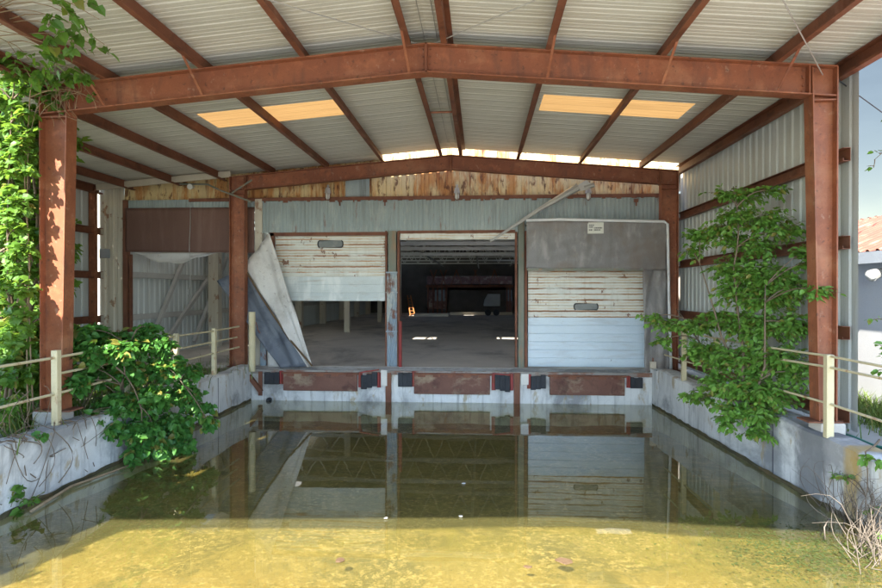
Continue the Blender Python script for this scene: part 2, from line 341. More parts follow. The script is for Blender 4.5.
def spray(lv, wood, c, r, n, size, kind='oval', per=12, up=.7, droop=.25, anchor=None, twr=.004):
    """a clump: twigs fan out through an ellipsoid, leaves sit along each twig"""
    c = Vector(c); r = Vector(r); anchor = Vector(anchor) if anchor is not None else c - Vector((0,0,r.z*.6))
    for k in range(max(1, n//per)):
        d = rv(); rad = rng.random()**(1/2.2)
        e = c + Vector((d.x*r.x, d.y*r.y, d.z*r.z))*rad
        st = anchor.lerp(c, .3 + .6*rng.random()) + rv()*min(r)*.25
        pts = curve(st, e, .06, 4, .10)
        if wood is not None and rng.random() < .7: wood.tube(pts, [twr, twr*.9, twr*.7, twr*.55, twr*.4], 4, False)
        dirv = (e - st).normalized()
        for j in range(per):
            t = .15 + .85*(j+rng.random()*.6)/per; t = min(t, 1.0)
            i = min(int(t*4), 3); p = pts[i].lerp(pts[i+1], t*4-i)
            side = dirv.cross(Vector((0,0,1))); side = side.normalized() if side.length > .01 else Vector((1,0,0))
            ax = dirv*.45 + side*(1 if j % 2 else -1)*.7 + rv()*.45 + Vector((0,0,-droop))
            nm = Vector((0,0,up)) + rv()*.55 + Vector((0,-.25,0))
            lv.add(p + rv()*.02, ax, nm, size*(.4+.95*rng.random()), kind)
def ptnear(sk, c):
    return min(sk, key=lambda q: (q - c).length + (max(0, q.z - c.z))*1.5)
def plant(name, base, trunks, clumps, leaf, size, label, cat, group=None, kind='oval', per=12, trunk_r=.03, wood='bark', droop=.25):
    """trunks: polylines; clumps: (centre, radii, leaves)"""
    t = thing(name, base, label, cat, group)
    tb, br, lv = MB(), MB(), Leaves()
    sk = []
    for tp in trunks:
        pts = []
        for a, b_ in zip(tp[:-1], tp[1:]): pts += curve(a, b_, 0, 4, .06)[:-1]
        pts.append(Vector(tp[-1])); n = len(pts)
        tb.tube(pts, [trunk_r*(1 - .75*i/(n-1)) for i in range(n)], 7)
        sk += pts
    for (c, r, n) in clumps:
        c = Vector(c); a = ptnear(sk, c)
        pts = curve(a, c, .12, 6, .08)
        br.tube(pts, [trunk_r*.38*(1-.6*i/6)+.002 for i in range(7)], 5, False)
        spray(lv, br, c, r, n, size, kind, per, anchor=pts[4], droop=droop)
    if tb.v: tb.build('trunk', M[wood], t, smooth=True)
    if br.v: br.build('branches', M[wood], t, smooth=True)
    lv.build('foliage', M[leaf], t)
    return t

# ================================================================== GROUND, PIT, WATER
PL, PR, PB = -5.70, 4.05, 14.30          # pit: left, right (back corner), back
PRF = 4.62                                # right wall drifts out towards the viewer (X at Y=0)
DZ, GZ = .765, .80                        # dock slab, yard level
def prx(Y): return PRF + (PR-PRF)*Y/PB
gmb = MB()
BIG = 900
WT = .34                                  # wall thickness
gl_ = PL - WT + .02
def gr_(Y): return prx(Y) + WT - .02
def zj(x, y):   # yard micro relief
    return GZ + .05*math.sin(x*1.7+y*.6)*math.sin(y*1.1-x*.4) - .05
ys = list(np.linspace(-18, 15.15, 40))
P = [[Vector((x, y, zj(x, y) if abs(x) < 30 else GZ-.04)) for x in [-BIG,-120,-40] + list(np.linspace(-20, gl_, 16))] for y in ys]
gmb.grid([[p for p in row] for row in P])
P = [[Vector((gr_(min(y, 15.15)) + x, y, zj(x+4.5, y) if x < 30 else GZ-.04)) for x in list(np.linspace(0, 14, 16)) + [40,120,BIG]] for y in ys]
gmb.grid(P)
gmb.add([(-BIG,-BIG,GZ-.04),(BIG,-BIG,GZ-.04),(BIG,-18,GZ-.04),(-BIG,-18,GZ-.04)], [(0,1,2,3)])
gmb.add([(-BIG,15.15,GZ-.14),(BIG,15.15,GZ-.14),(BIG,BIG,GZ-.14),(-BIG,BIG,GZ-.14)], [(0,1,2,3)])
props(gmb.build('ground', M['ground'], smooth=True), kind='structure')
def bedz(Y): return -.045*(Y-2.6)
P = []
for y in np.linspace(-17.5, PB, 60):
    P.append([Vector((PL-.05 + (prx(y)+.1-PL)*k/20, y, bedz(y) + .03*math.sin(k*1.3+y*2)*math.sin(y*1.7+k*.5))) for k in range(21)])
mb = MB(); mb.grid([r for r in P if r[0].y > 1.9]); props(mb.build('pit_bed', M['silt'], smooth=True), kind='structure')
mb = MB(); mb.grid([r for r in P if r[0].y < 2.4]); props(mb.build('ramp', M['conc'], smooth=True), kind='structure')
mb = MB(); mb.add([(PL-.02,2.2,0),(prx(2.2)+.02,2.2,0),(PR+.02,PB+.02,0),(PL-.02,PB+.02,0)], [(0,1,2,3)])
props(mb.build('water', M['water']), kind='structure')

# retaining walls of the ramp
t = thing('retaining_wall', (PL, 5, 0), 'stained concrete ramp wall under the leafy bush, left of the flooded pit', 'wall')
mb = MB(); P = []
prof = [(-WT,-.7),(-WT,.86),(-WT+.03,.885),(-.05,.885),(0,.86),(.0,.1),(0,-.7)]
def wtop(y, s): return .03*math.sin(y*1.3+s) + .018*math.sin(y*4.1+s)
for y in np.linspace(-17, 13.9, 70):
    P.append([Vector((PL + dx + .008*math.sin(y*3+dz*5), y, dz + (wtop(y, .5) if dz > .5 else 0))) for dx, dz in prof])
mb.grid(P); mb.box((PL-WT,13.9,-.7),(PL,14.45,.87)); mb.build('wall', M['conc'], t, smooth=False)
mb = MB()
for y in (4.5, 9.6, 12.4): mb.box((PL-.0015,y,.02),(PL+.004,y+.02,.83))
mb.build('joint', M['ink'], t)
mb = MB(); P = [[Vector((PL + .012 + .012*rng.random(), y, .0 + .05*k + .03*rng.random()*k)) for k in (0,1)] for y in np.linspace(2, 14.2, 90)]
mb.grid(P); mb.build('waterline_scum', M['scum'], t)
t = thing('retaining_wall', (PR, 5, 0), 'pale concrete ramp wall with a dark stain, right of the pit below the cream railing', 'wall')
mb = MB(); P = []
for y in np.linspace(-17, 13.9, 70):
    P.append([Vector((prx(y) - dx + .008*math.sin(y*3+dz*5), y, dz + (wtop(y, 2.5) if dz > .5 else 0))) for dx, dz in prof])
mb.grid([list(reversed(r)) for r in P]); mb.box((prx(14),13.9,-.7),(prx(14)+WT,14.45,.86)); mb.build('wall', M['concstain'], t)
mb = MB()
for y in (5.6, 8.9, 11.8): mb.box((prx(y)-.004,y,.02),(prx(y)+.004,y+.02,.83))
mb.build('joint', M['ink'], t)
mb = MB(); P = [[Vector((prx(y) - .012 - .012*rng.random(), y, .05*k + .03*rng.random()*k)) for k in (0,1)] for y in np.linspace(2, 14.2, 90)]
mb.grid(P); mb.build('waterline_scum', M['scum'], t)

# ================================================================== LOADING DOCK
FY = 15.2                                  # door plane
dock = thing('loading_dock', (-.8, PB, 0), 'long whitish concrete dock edge with rusty plates and black bumpers above the water', 'loading dock')
mb = MB()
mb.box((PL-.3, PB, -.7), (PR+.4, 15.0, DZ-.004)); mb.build('dock_face', M['conc'], dock, bevel=.015)
mb = MB(); mb.box((PL-.28, PB-.03, DZ-.10), (PR+.3, PB-.001, DZ+.002)); mb.build('edge_angle', M['edge'], dock, bevel=.008)
P0 = PB - .09
def dockrect(px0, py0, px1, py1, y): 
    a = at(px0, py0, Y=y); b_ = at(px1, py1, Y=y); return a, b_
for (x0,y0,x1,y1) in ((283,374,357,391.5),(414,375,490,395),(550,377,625,396)):
    a, b_ = dockrect(x0,y0,x1,y1,P0)
    mb = MB(); mb.box((a.x, P0, b_.z), (b_.x, P0+.05, a.z)); 
    lip = mb.build('leveler_lip', M['lip'], dock, bevel=.01)
    mb = MB()
    mb.tube([(a.x-.04,P0+.03,a.z+.02),(b_.x+.04,P0+.03,a.z+.02)], .028, 8)
    for k in range(5):
        xx = a.x + (b_.x-a.x)*(k+.5)/5; mb.box((xx-.09, P0-.012, a.z-.05), (xx+.09, P0-.002, a.z+.03))
    mb.build('hinge', M['rustpost'], lip)
bump = [(264,372.5,279,384.5,1),(361,374,377,388,1),(398,373,412,387,1),(495,375,510,391,1),(531,376,546,389.5,1),(631,378,643,388.5,0)]
for i, (x0,y0,x1,y1,s) in enumerate(bump):
    a, b_ = dockrect(x0,y0,x1,y1,P0-.02)
    tilt = (.0,.06,.0,-.05,.03,0)[i]
    mb = MB(); n = 3
    for k in range(n):
        xa = a.x + (b_.x-a.x)*k/n + .0005; xb = a.x + (b_.x-a.x)*(k+1)/n - .0005
        dz = tilt*(k-1)*.6
        mb.box((xa, P0-.03-.004*(k%2), b_.z+dz), (xb, PB-.03, a.z+dz-.01*(k%2)))
    bo = mb.build('bumper', M['rubber'], dock, bevel=.004)
    mb = MB()
    for xx in ((a.x-.05, b_.x+.015) if i in (1,3) else ((b_.x+.012,) if i in (0,2) else (a.x-.055,))):
        mb.box((xx, P0-.02, b_.z+.01), (xx+.04, PB-.02, a.z+.04)); mb.box((xx-.03, PB-.05, b_.z), (xx+.07, PB-.031, a.z+.03))
    if i in (3, 1): mb.bar((a.x-.04,P0-.02,a.z+.03),(b_.x+.05,P0-.02,a.z+.05+tilt),.04,.03)
    mb.build('bracket', M['redpaint'], bo)
for (x0,x1,y0) in ((385.5,391,373),(514,520,373)):
    a = at(x0,y0,Y=PB-.06); b_ = at(x1,405,Y=PB-.06)
    mb = MB(); mb.box((a.x,PB-.07,-.3),(b_.x,PB-.05,a.z)); mb.box((a.x,PB-.05,-.3),(a.x+.03,PB-.001,a.z)); mb.box((b_.x-.03,PB-.05,-.3),(b_.x,PB-.001,a.z))
    mb.build('channel_post', M['rustpost'], dock)
for (x0,y0,x1,y1) in ((381,370,387,386),(521,374,530,385)):
    a, b_ = dockrect(x0,y0,x1,y1,PB-.08); mb = MB(); mb.box((a.x,PB-.09,b_.z),(b_.x,PB-.072,a.z)); mb.build('plate', M['galv'], dock)
# drain stub + diagonal bracket at the left corner
a = at(269,400,Y=PB-.05); mb = MB(); mb.tube([(a.x,PB+.01,a.z),(a.x,PB-.12,a.z)], .055, 10); mb.build('drain_pipe', M['rubber'], dock)
mb = MB(); a = at(246,372,Y=PB-.1); b_ = at(261,392,Y=PB-.1)
mb.bar(a, b_, .09, .10); a2 = at(258,372,Y=PB-.06); mb.box((a2.x,PB-.05,.12),(a2.x+.10,PB-.031,.72)); mb.build('corner_bracket', M['rustpost'], dock)
mb = MB(); mb.box(at(245,367,Y=PB-.16), at(250,379,Y=PB-.03)); mb.build('corner_plate', M['foam'], dock)

# ================================================================== WAREHOUSE
wh = thing('warehouse', (-2, FY, DZ), 'derelict metal warehouse with rusty cladding and three loading doors under the canopy', 'warehouse')
WX0, WX1, WY1 = -9.85, 6.0, 52.0
mb = MB(); mb.box((WX0, 15.0, DZ-.3), (WX1, WY1, DZ)); mb.build('floor_slab', M['floor'], wh)
mb = MB(); mb.box((-6.6, 15.02, DZ-.25), (WX0-.3, 14.3, DZ-.02)); mb.build('apron', M['floor'], wh)
RX, SL, RZ = -.75, 1/12.0, 6.33        # canopy ridge x, slope, underside height
def rz(x): return RZ - SL*abs(x-RX)
# walls of the facade
zb, zt = gz(232,FY), gz(197.5,FY)
xl, xr = gx(263,FY), gx(676,FY)
mb = MB(); corrug(mb, (xl, FY-.02, zb), (1,0,0), (0,0,1), xr-xl, zt-zb, .10, -.018, .35, .15); mb.build('blue_grey_wall', M['blueclad'], wh)
def wroof(x): return 6.6 - .085*abs(x+1.9)
xa, xb = gx(122,FY), gx(680,FY)
mb = MB(); z0 = gz(198,FY)
def ztop(u):
    x = xa + u
    return wroof(x) - .02 - z0
corrug(mb, (xa, FY+.12, z0), (1,0,0), (0,0,1), xb-xa, 0, .20, -.03, .3, .12, vtop=ztop); mb.build('rusty_cladding', M['rustclad'], wh)
mb = MB(); mb.box((gx(345,FY)-.0, FY+.06, gz(196,FY)), (gx(369,FY), FY+.075, gz(168,FY))); o = mb.build('patch_sheet', M['blueclad'], wh)
mb = MB(); mb.box((gx(190,FY), FY-.06, zt-.05), (xr, FY+.1, zt+.035)); # ragged rust drips of the girt
x = gx(265,FY)
while x < xr-.1:
    w = .03+.12*rng.random(); h = .01+.05*rng.random()
    mb.box((x, FY-.066, zt-.05-h), (x+w, FY-.058, zt-.02)); x += w + .02 + .35*rng.random()
mb.build('rusty_girt', M['rustpost'], wh)
# left bay: light strip, white jamb panel, opening frame
xw0, xw1 = gx(97,FY)-.11, gx(124,FY)
mb = MB(); corrug(mb, (xw0, FY+.02, DZ), (1,0,0), (0,0,1), xw1-xw0, 0, .24, -.03, .3, .12, vtop=lambda u: rz(xw0+u)-.02-DZ); mb.build('white_wall_panel', M['whiteclad'], wh)
a = at(99.5,249,Y=FY-.04); b_ = at(110,258,Y=FY-.04)
mb = MB(); mb.box((a.x,FY-.05,b_.z),(b_.x,FY-.02,a.z)); mb.build('junction_box', M['fascia'], wh, bevel=.005)
xo0, xo1 = gx(124,FY), gx(263,FY)
mb = MB(); corrug(mb, (xo0, FY-.02, gz(209,FY)), (1,0,0), (0,0,1), xo1-xo0-.15, gz(197,FY)-gz(209,FY), .09, -.018, .35, .15); mb.build('light_strip', M['blueclad'], wh)
mb = MB()
mb.box((xo0, FY-.05, DZ), (xo0+.13, FY+.08, gz(197,FY))); mb.box((xo0+.16,FY-.02,DZ),(xo0+.22,FY+.05,gz(253,FY)))
mb.build('door_jamb', M['rustpost'], wh)
mb = MB(); mb.box((gx(256,FY),FY-.07,DZ),(gx(263,FY),FY+.06,zt)); mb.build('yellowed_post', M['whiteclad'], wh, bevel=.006)
mb = MB(); mb.box((gx(262,FY),FY-.16,DZ),(gx(268,FY),FY-.06,gz(328,FY))); mb.build('blue_post', M['bluepost'], wh, bevel=.006)

# doors ---------------------------------------------------------------
def door(px0, px1, ytop, ysplit, ybot, win, curl=0.0, low='doorn', Y=FY+.10):
    x0, x1 = gx(px0,Y), gx(px1,Y); zt_, zs, zb_ = gz(ytop,Y,px0), gz(ysplit,Y,px0), gz(ybot,Y,px0)
    def panel(z0, z1, step, gro, mat, name, parent, cz=0.0):
        zs_, ds = [z0], [0]
        n = max(1, round((z1-z0)/step)); st = (z1-z0)/n
        for k in range(n):
            b0 = z0 + k*st
            zs_ += [b0+.012, b0+.024, b0+st-.004]; ds += [0, -gro, -gro]
            if k < n-1: zs_ += [b0+st]; ds += [0]
        zs_.append(z1); ds.append(0)
        P = []
        for z, d in zip(zs_, ds):
            row = []
            for i in range(25):
                u = i/24; x = x0+(x1-x0)*u
                w = max(0, 1-(z-zb_)/.45) if cz else 0
                row.append(Vector((x, Y + d - cz*1.6*w*w*(.3+math.sin(u*math.pi)), z + .018*w*cz*10*math.sin(u*5.5)*.5 + cz*.6*w*u*.3)))
            P.append(row)
        mb = MB(); mb.grid(P); return mb.build(name, mat, parent, solid=.012)
    d = panel(zs, zt_, .145, .016, M['dooro'], 'overhead_door', wh)
    if ybot > ysplit: panel(zb_, zs, .20, .010, M[low], 'lower_panel', d, curl)
    if win:
        a, b_ = at(*win[:2],Y=Y-.03), at(*win[2:],Y=Y-.03); h = (a.z-b_.z)/2; cz_ = (a.z+b_.z)/2
        poly = []
        for k in range(16):
            tt = 2*math.pi*k/16
            sx_ = b_.x-h*.6 if math.cos(tt) > 0 else a.x+h*.6
            poly.append((sx_ + math.cos(tt)*h*.6, Y-.035, cz_ + math.sin(tt)*h))
        mb = MB(); mb.prism(poly, (0,.03,0)); w = mb.build('window', M['window'], d)
        mb = MB(); q = poly + poly[:1]; mb.tube(q, .016, 5, False); mb.build('window_frame', M['rubber'], w)
    return d
door(276,388,232,277,301,(318,240.5,343,247.5),.045,'doorg')
door(528,646,266,317.5,366.5,(574,303.5,598,310))
# curtain of the half-open middle door: only its bottom edge shows
a, b_ = gx(399,FY+.05), gx(515,FY+.05)
mb = MB(); mb.box((a,FY+.05,gz(239.5,FY)),(b_,FY+.10,gz(232.5,FY))); mb.build('rolled_door', M['dooro'], wh, bevel=.008)
# door frames
mb = MB()
mb.box((gx(270,FY), FY-.03, gz(235,FY)), (gx(388,FY), FY+.03, gz(231.5,FY))); mb.box((gx(399,FY), FY-.03, gz(233,FY)), (gx(515,FY), FY+.03, gz(230.5,FY)))
mb.box((gx(270,FY), FY-.03, DZ), (gx(274.5,FY), FY+.05, gz(232,FY)))
mb.build('door_head', M['rustpost'], wh)
def post(px0, px1, y0, y1, mat, dy0=-.06, dy1=.12, name='door_post', bev=.008):
    mb = MB(); mb.box((gx(px0,FY), FY+dy0, gz(y1,FY,px0)), (gx(px1,FY), FY+dy1, gz(y0,FY,px0))); return mb.build(name, mat, wh, bevel=bev)
post(388.5,396.5,231,272,M['greypost'])
xm0, xm1 = gx(387.5,FY), gx(397.5,FY)
mb = MB()
for (ya, yb, k) in ((272,292,0),(292,331,1),(331,367,2)):
    za, zc = gz(yb,FY), gz(ya,FY); off = (.0,.015,-.01)[k]
    P = []
    for i in range(9):
        u = i/8; x = xm0 + (xm1-xm0)*u
        row = [Vector((x, FY-.10-off-.03*(i%2) - .02*math.sin(j*2.1+k*2+u*3), za+(zc-za)*j/6)) for j in range(7)]
        P.append(row)
    mb.grid(P)
    mb.box((xm0-.02, FY-.15, zc-.03), (xm1+.01, FY-.09, zc+.005))
mb.build('crumpled_post_cladding', M['bluepost'], wh, solid=.006)
post(385.5,387.3,231,367,M['rustpost']); post(397.5,399.8,231,368,M['rustpost'])
mb = MB(); mb.tube([(gx(400.2,FY-.16),FY-.16,DZ),(gx(400.2,FY-.16),FY-.16,gz(321,FY))], .045, 10); mb.build('guard_post', M['redpaint'], wh)
post(515,517,232,369,M['rustpost']); post(518,524,222,369,M['greypost'],-.10,.1); post(524.5,527,231,369,M['rustpost'])
# jelly-jar wall lamps
for px in (328,457,588):
    p0 = at(px,191,Y=FY-.14)
    mb = MB(); mb.tube([(p0.x,FY-.03,p0.z+.14),(p0.x,FY-.14,p0.z+.15),(p0.x,FY-.16,p0.z+.06)], .022, 7); mb.tube([(p0.x,FY-.16,p0.z+.08),(p0.x,FY-.16,p0.z-.06)], [.05,.085], 10)
    lm = mb.build('wall_lamp', M['galv'], wh)
    mb = MB(); mb.tube([(p0.x,FY-.16,p0.z-.06),(p0.x,FY-.16,p0.z-.18),(p0.x,FY-.16,p0.z-.22)], [.062,.058,.03], 10); mb.build('lamp_jar', M['lampglass'], lm, smooth=True)
    mb = MB()
    for k in range(4):
        tt = k*math.pi/2+.4; mb.tube([(p0.x+.07*math.cos(tt),FY-.16+.07*math.sin(tt),p0.z-.05),(p0.x+.065*math.cos(tt),FY-.16+.065*math.sin(tt),p0.z-.2),(p0.x,FY-.16,p0.z-.25)], .006, 4)
    mb.build('lamp_cage', M['rustpost'], lm)
for px in (340,385,636):
    p0 = at(px,200,Y=FY-.07); mb = MB(); mb.box((p0.x-.05,FY-.08,p0.z-.05),(p0.x+.05,FY-.03,p0.z+.03)); mb.box((p0.x-.015,FY-.09,p0.z-.15),(p0.x+.015,FY-.06,p0.z-.03)); mb.build('hanger_clip', M['rustpost'], wh)
# interior ------------------------------------------------------------
mb = MB(); corrug(mb, (WX0, 15.35, DZ), (0,1,0), (0,0,1), WY1-15.35, 4.6, .28, .03, .3, .12); 
mb.build('side_wall', M['cladding'], wh)
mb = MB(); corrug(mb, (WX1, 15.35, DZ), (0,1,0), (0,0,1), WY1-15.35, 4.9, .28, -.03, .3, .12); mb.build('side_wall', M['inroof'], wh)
mb = MB()
for z in (1.9, 3.1, 4.3): mb.box((WX0+.04,15.4,z),(WX0+.14,WY1-.1,z+.16))
mb.build('wall_girt', M['truss'], wh)
for (ya, za, yb, zb2) in ((16.4,1.0,18.9,4.2),(19.2,1.0,21.8,4.0),(17.0,.9,20.6,3.4)):
    mb = MB(); mb.bar((WX0+.2,ya,za),(WX0+.2,yb,zb2),.10,.12); mb.build('diagonal_brace', M['truss'], wh)
ys_ = [20.3, 26.0, 30, 34.6, 39.4, 44.2, 48.6]
for y in ys_:
    mb = MB(); mb.box((WX0+.25,y-.16,DZ),(WX0+.6,y+.16,5.2)); mb.build('interior_column', M['whiteclad'], wh)
for y in (18.5, 27.5, 36.5, 45.5):
    mb = MB(); mb.box((-6.45,y-.11,DZ),(-6.2,y+.11,5.3)); mb.build('interior_column', M['whiteclad'], wh)
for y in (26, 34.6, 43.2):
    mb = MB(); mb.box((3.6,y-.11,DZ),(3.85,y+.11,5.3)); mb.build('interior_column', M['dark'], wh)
# roof with missing sheets, and openings added to light the hall
def wroof(x): return 6.6 - .085*abs(x+1.9)
holes = [(-4.35,-3.45,17.9,18.9), (-.95,.05,18.1,19.0), (-7.9,-7.4,24,24.6), (-7.2,-6.4,40.3,41.3), (-3.0,-2.2,41.3,41.8), (1.3,2.0,44,44.4), (-8.9,-8.5,28,28.5), (-8.6,-8.2,19.3,20.0)]  # opening at the far left is added to put sun on the orange bars
FILL = [(-9.4,-8.2,16.5,20),(-8.1,-7.1,16.2,19.0),(-9.4,-8.2,22,26.5),(4.2,5.4,17,22),(-6.6,-5.6,15.9,17.6),(-3.3,-2.3,15.8,17.4),(1.0,2.0,15.8,17.4)]  # unseen translucent roof panels added to brighten the hall
holes = [h for h in holes if h[0] not in (-8.9,-8.6,-7.9)] + FILL
xs_ = sorted({WX0-.3, WX1+.3, -1.9, *[h[0] for h in holes], *[h[1] for h in holes]}); ysr = sorted({15.32, WY1, *[h[2] for h in holes], *[h[3] for h in holes]})
mb = MB()
for i in range(len(xs_)-1):
    for j in range(len(ysr)-1):
        xm, ym = (xs_[i]+xs_[i+1])/2, (ysr[j]+ysr[j+1])/2
        if any(h[0]<xm<h[1] and h[2]<ym<h[3] for h in holes): continue
        mb.add([(x,y,wroof(x)) for x,y in ((xs_[i],ysr[j]),(xs_[i+1],ysr[j]),(xs_[i+1],ysr[j+1]),(xs_[i],ysr[j+1]))], [(0,1,2,3)])
mb.build('roof', M['inroof'], wh, solid=.03)
for y in (18.8, 22.6, 27, 31.5, 36, 40.5, 45, 49.5):
    mb = MB(); n = 14; zc = 5.05
    mb.bar((WX0,y,zc),(WX1,y,zc),.08,.10)
    for s in range(n):
        xa_ = WX0 + (WX1-WX0)*s/n; xb_ = WX0 + (WX1-WX0)*(s+1)/n; xm = (xa_+xb_)/2
        mb.bar((xa_,y,wroof(xa_)-.12),(xb_,y,wroof(xb_)-.12),.08,.10)
        mb.bar((xa_,y,zc),(xm,y,wroof(xm)-.14),.05,.05); mb.bar((xm,y,wroof(xm)-.14),(xb_,y,zc),.05,.05)
    mb.build('roof_truss', M['truss'], wh)
for (x0,x1,y0,y1) in FILL:
    mb = MB(); mb.add([(x,y,wroof(x)) for x,y in ((x0,y0),(x1,y0),(x1,y1),(x0,y1))], [(0,1,2,3)]); mb.build('added_fill_panel', M['fillpanel'], wh)
for k, (x, z) in enumerate(((-7.5,4.9),(-3.4,4.9),(-.3,4.7),(2.4,4.9))):
    mb = MB(); mb.tube([(x,15.6,z),(x+.1,WY1-1,z)], .05, 6); mb.build('sprinkler_pipe', M['truss'], wh)
for y in (22.3, 25.0, 29.0):
    mb = MB(); mb.bar((WX0+.3,y,4.55),(WX1-.3,y,4.5),.06,.14); mb.build('cross_tie', M['galv'], wh)
# far wall: piers and beams with daylight between
FW = WY1
def fr(px0,py0,px1,py1,mat,name,y=FW,th=.2):
    a, b_ = at(px0,py0,Y=y), at(px1,py1,Y=y); mb = MB(); mb.box((a.x,y,b_.z),(b_.x,y+th,a.z)); return mb.build(name, mat, wh)
mb = MB()
for (x0,x1,y0,y1) in ((340,427,246,314),(447,506,284,314),(512,560,246,314),(427,512,246,276),(427,512,284,290),(427,447,309,314)):
    a, b_ = at(x0,y0,Y=FW), at(x1,y1,Y=FW); mb.box((a.x,FW,b_.z),(b_.x,FW+.15,a.z))
mb.box((WX0,FW,DZ),(at(340,300,Y=FW).x,FW+.15,6.2)); mb.box((at(560,300,Y=FW).x,FW,DZ),(WX1,FW+.15,6.2))
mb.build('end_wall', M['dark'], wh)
mb = MB()
for px in (431,436,441,446,451,462,471,480,489,500): 
    a = at(px,276,Y=FW-.3); mb.bar((a.x,FW-.3,3.2),(a.x+ (.5 if px%2 else -.5),FW-.3,4.6),.10,.10)
for px in (428,433,437.5,442,446.5,507,510): 
    a = at(px,276,Y=FW-.2); mb.box((a.x-.06,FW-.25,DZ),(a.x+.06,FW-.1,3.3))
mb.box((at(426,286,Y=FW-.4).x,FW-.45,gz(287.5,FW)),(at(513,286,Y=FW-.4).x,FW-.3,gz(285,FW)))
mb.build('end_framing', M['rustpost'], wh)

t = thing('brick_building', (-1, 53.6, GZ), 'rust red building glimpsed through the far end of the warehouse', 'building')
mb = MB(); mb.box((-12,53.6,GZ-.2),(9,60,5.2)); mb.build('wall', M['lip'], t)
mb = MB(); mb.box((-12.3,53.4,5.2),(9.3,60.3,5.5)); mb.build('roof', M['shedroof'], t)
mb = MB()
for x in (-4.2,-2.6,2.2,3.4): mb.box((x,53.55,1.8),(x+.9,53.59,3.2))
mb.build('window', M['window'], t)
# interior clutter
t = thing('parked_trailer', at(492,312,Y=47) , 'small pale trailer parked deep inside the dark warehouse', 'trailer')
a, b_ = at(483.5,294,Y=47), at(500,306,Y=47)
mb = MB(); mb.prism([(a.x,46.5,b_.z),(b_.x,46.5,b_.z),(b_.x,46.5,a.z),(a.x+.35,46.5,a.z),(a.x+.08,46.5,(a.z+b_.z)/2)], (0,1.8,0)); mb.build('body', M['fascia'], t, bevel=.04)
for dx in (.35, 1.0):
    mb = MB(); mb.tube([(a.x+dx,46.45,DZ+.25),(a.x+dx,46.65,DZ+.25)], .25, 14); mb.build('wheel', M['rubber'], t)
mb = MB(); mb.bar((a.x,47,b_.z+.03),(a.x-.7,47,b_.z-.1),.08,.08); mb.build('drawbar', M['dark'], t)
a = at(412.5,312,Y=46.0); a.z = DZ  # leaning bars stand in for a strip of orange light at a door opening
t = thing('light_strip_standin', a, 'orange light strip at the far left end of the dark hall, built as leaning bars', 'light_strip_standin')
top = at(409,296,Y=46.6)
for dx in (-.18,.18):
    mb = MB(); mb.bar((a.x+dx,a.y,DZ),(top.x+dx*.7,a.y+.6,top.z+.05),.05,.08); mb.build('rail', M['orange'], t)
for k in range(6):
    u = (k+.6)/6.5; c0 = Vector((a.x,a.y,DZ)).lerp(Vector((top.x,a.y+.6,top.z+.05)), u)
    mb = MB(); mb.box((c0.x-.17,c0.y-.03,c0.z-.015),(c0.x+.17,c0.y+.03,c0.z+.015)); mb.build('crossbar', M['orange'], t)
# low kerb rails across the far floor
for k, (px0,px1,py,Y) in enumerate(((414,448,312,45),(450,512,310.5,48))):
    a, b_ = at(px0,py,Y=Y), at(px1,py,Y=Y)
    t = props(MB().box((a.x,Y,DZ),(b_.x,Y+.4,DZ+.22)).build('timber_beam', M['beige'] if k else M['galv']), ('pale long beam lying far back on the warehouse floor, left half','long tan beam lying far back on the warehouse floor, right half')[k], 'beam', 'beams on the warehouse floor')

# ================================================================== CANOPY
cp = thing('canopy', (RX, 8.1, GZ), 'open red steel frame canopy with ribbed metal roof over the flooded loading pit', 'canopy')
YF, YR, YN = 8.10, 14.70, 1.50
RD = .40
def ibeam(mb, p, q, depth0, depth1, fw, tf=.018, tw=.012, up=(0,0,1)):
    """I section from p to q (top edge line), web hanging 'depth' below along -up, flanges fw wide in Y"""
    p, q, u = Vector(p), Vector(q), Vector(up)
    for (d0, d1, tt) in ((0, 0, 1), (depth0, depth1, -1)):
        a, b_ = p - u*d0, q - u*d1; s = -tt*tf
        vs = [a+Vector((0,-fw/2,0)), a+Vector((0,fw/2,0)), b_+Vector((0,fw/2,0)), b_+Vector((0,-fw/2,0))]
        mb.prism(vs, u*s)
    vs = [p - u*tf, q - u*tf, q - u*(depth1-tf), p - u*(depth0-tf)]
    mb.prism([v + Vector((0,-tw/2,0)) for v in vs], (0,tw,0))
PUR = .20
def rtop(x): return rz(x) - .02 - PUR     # top of rafters
frames = [(YF, gx(45,YF), gx(73,YF), gx(807,YF), gx(833,YF)), (YR, gx(231,YR), gx(246,YR), gx(660,YR), gx(677,YR)), (YN, gx(44,YF), gx(76,YF), gx(804,YF), gx(836,YF))]
lab = {YF:'front', YR:'rear'}
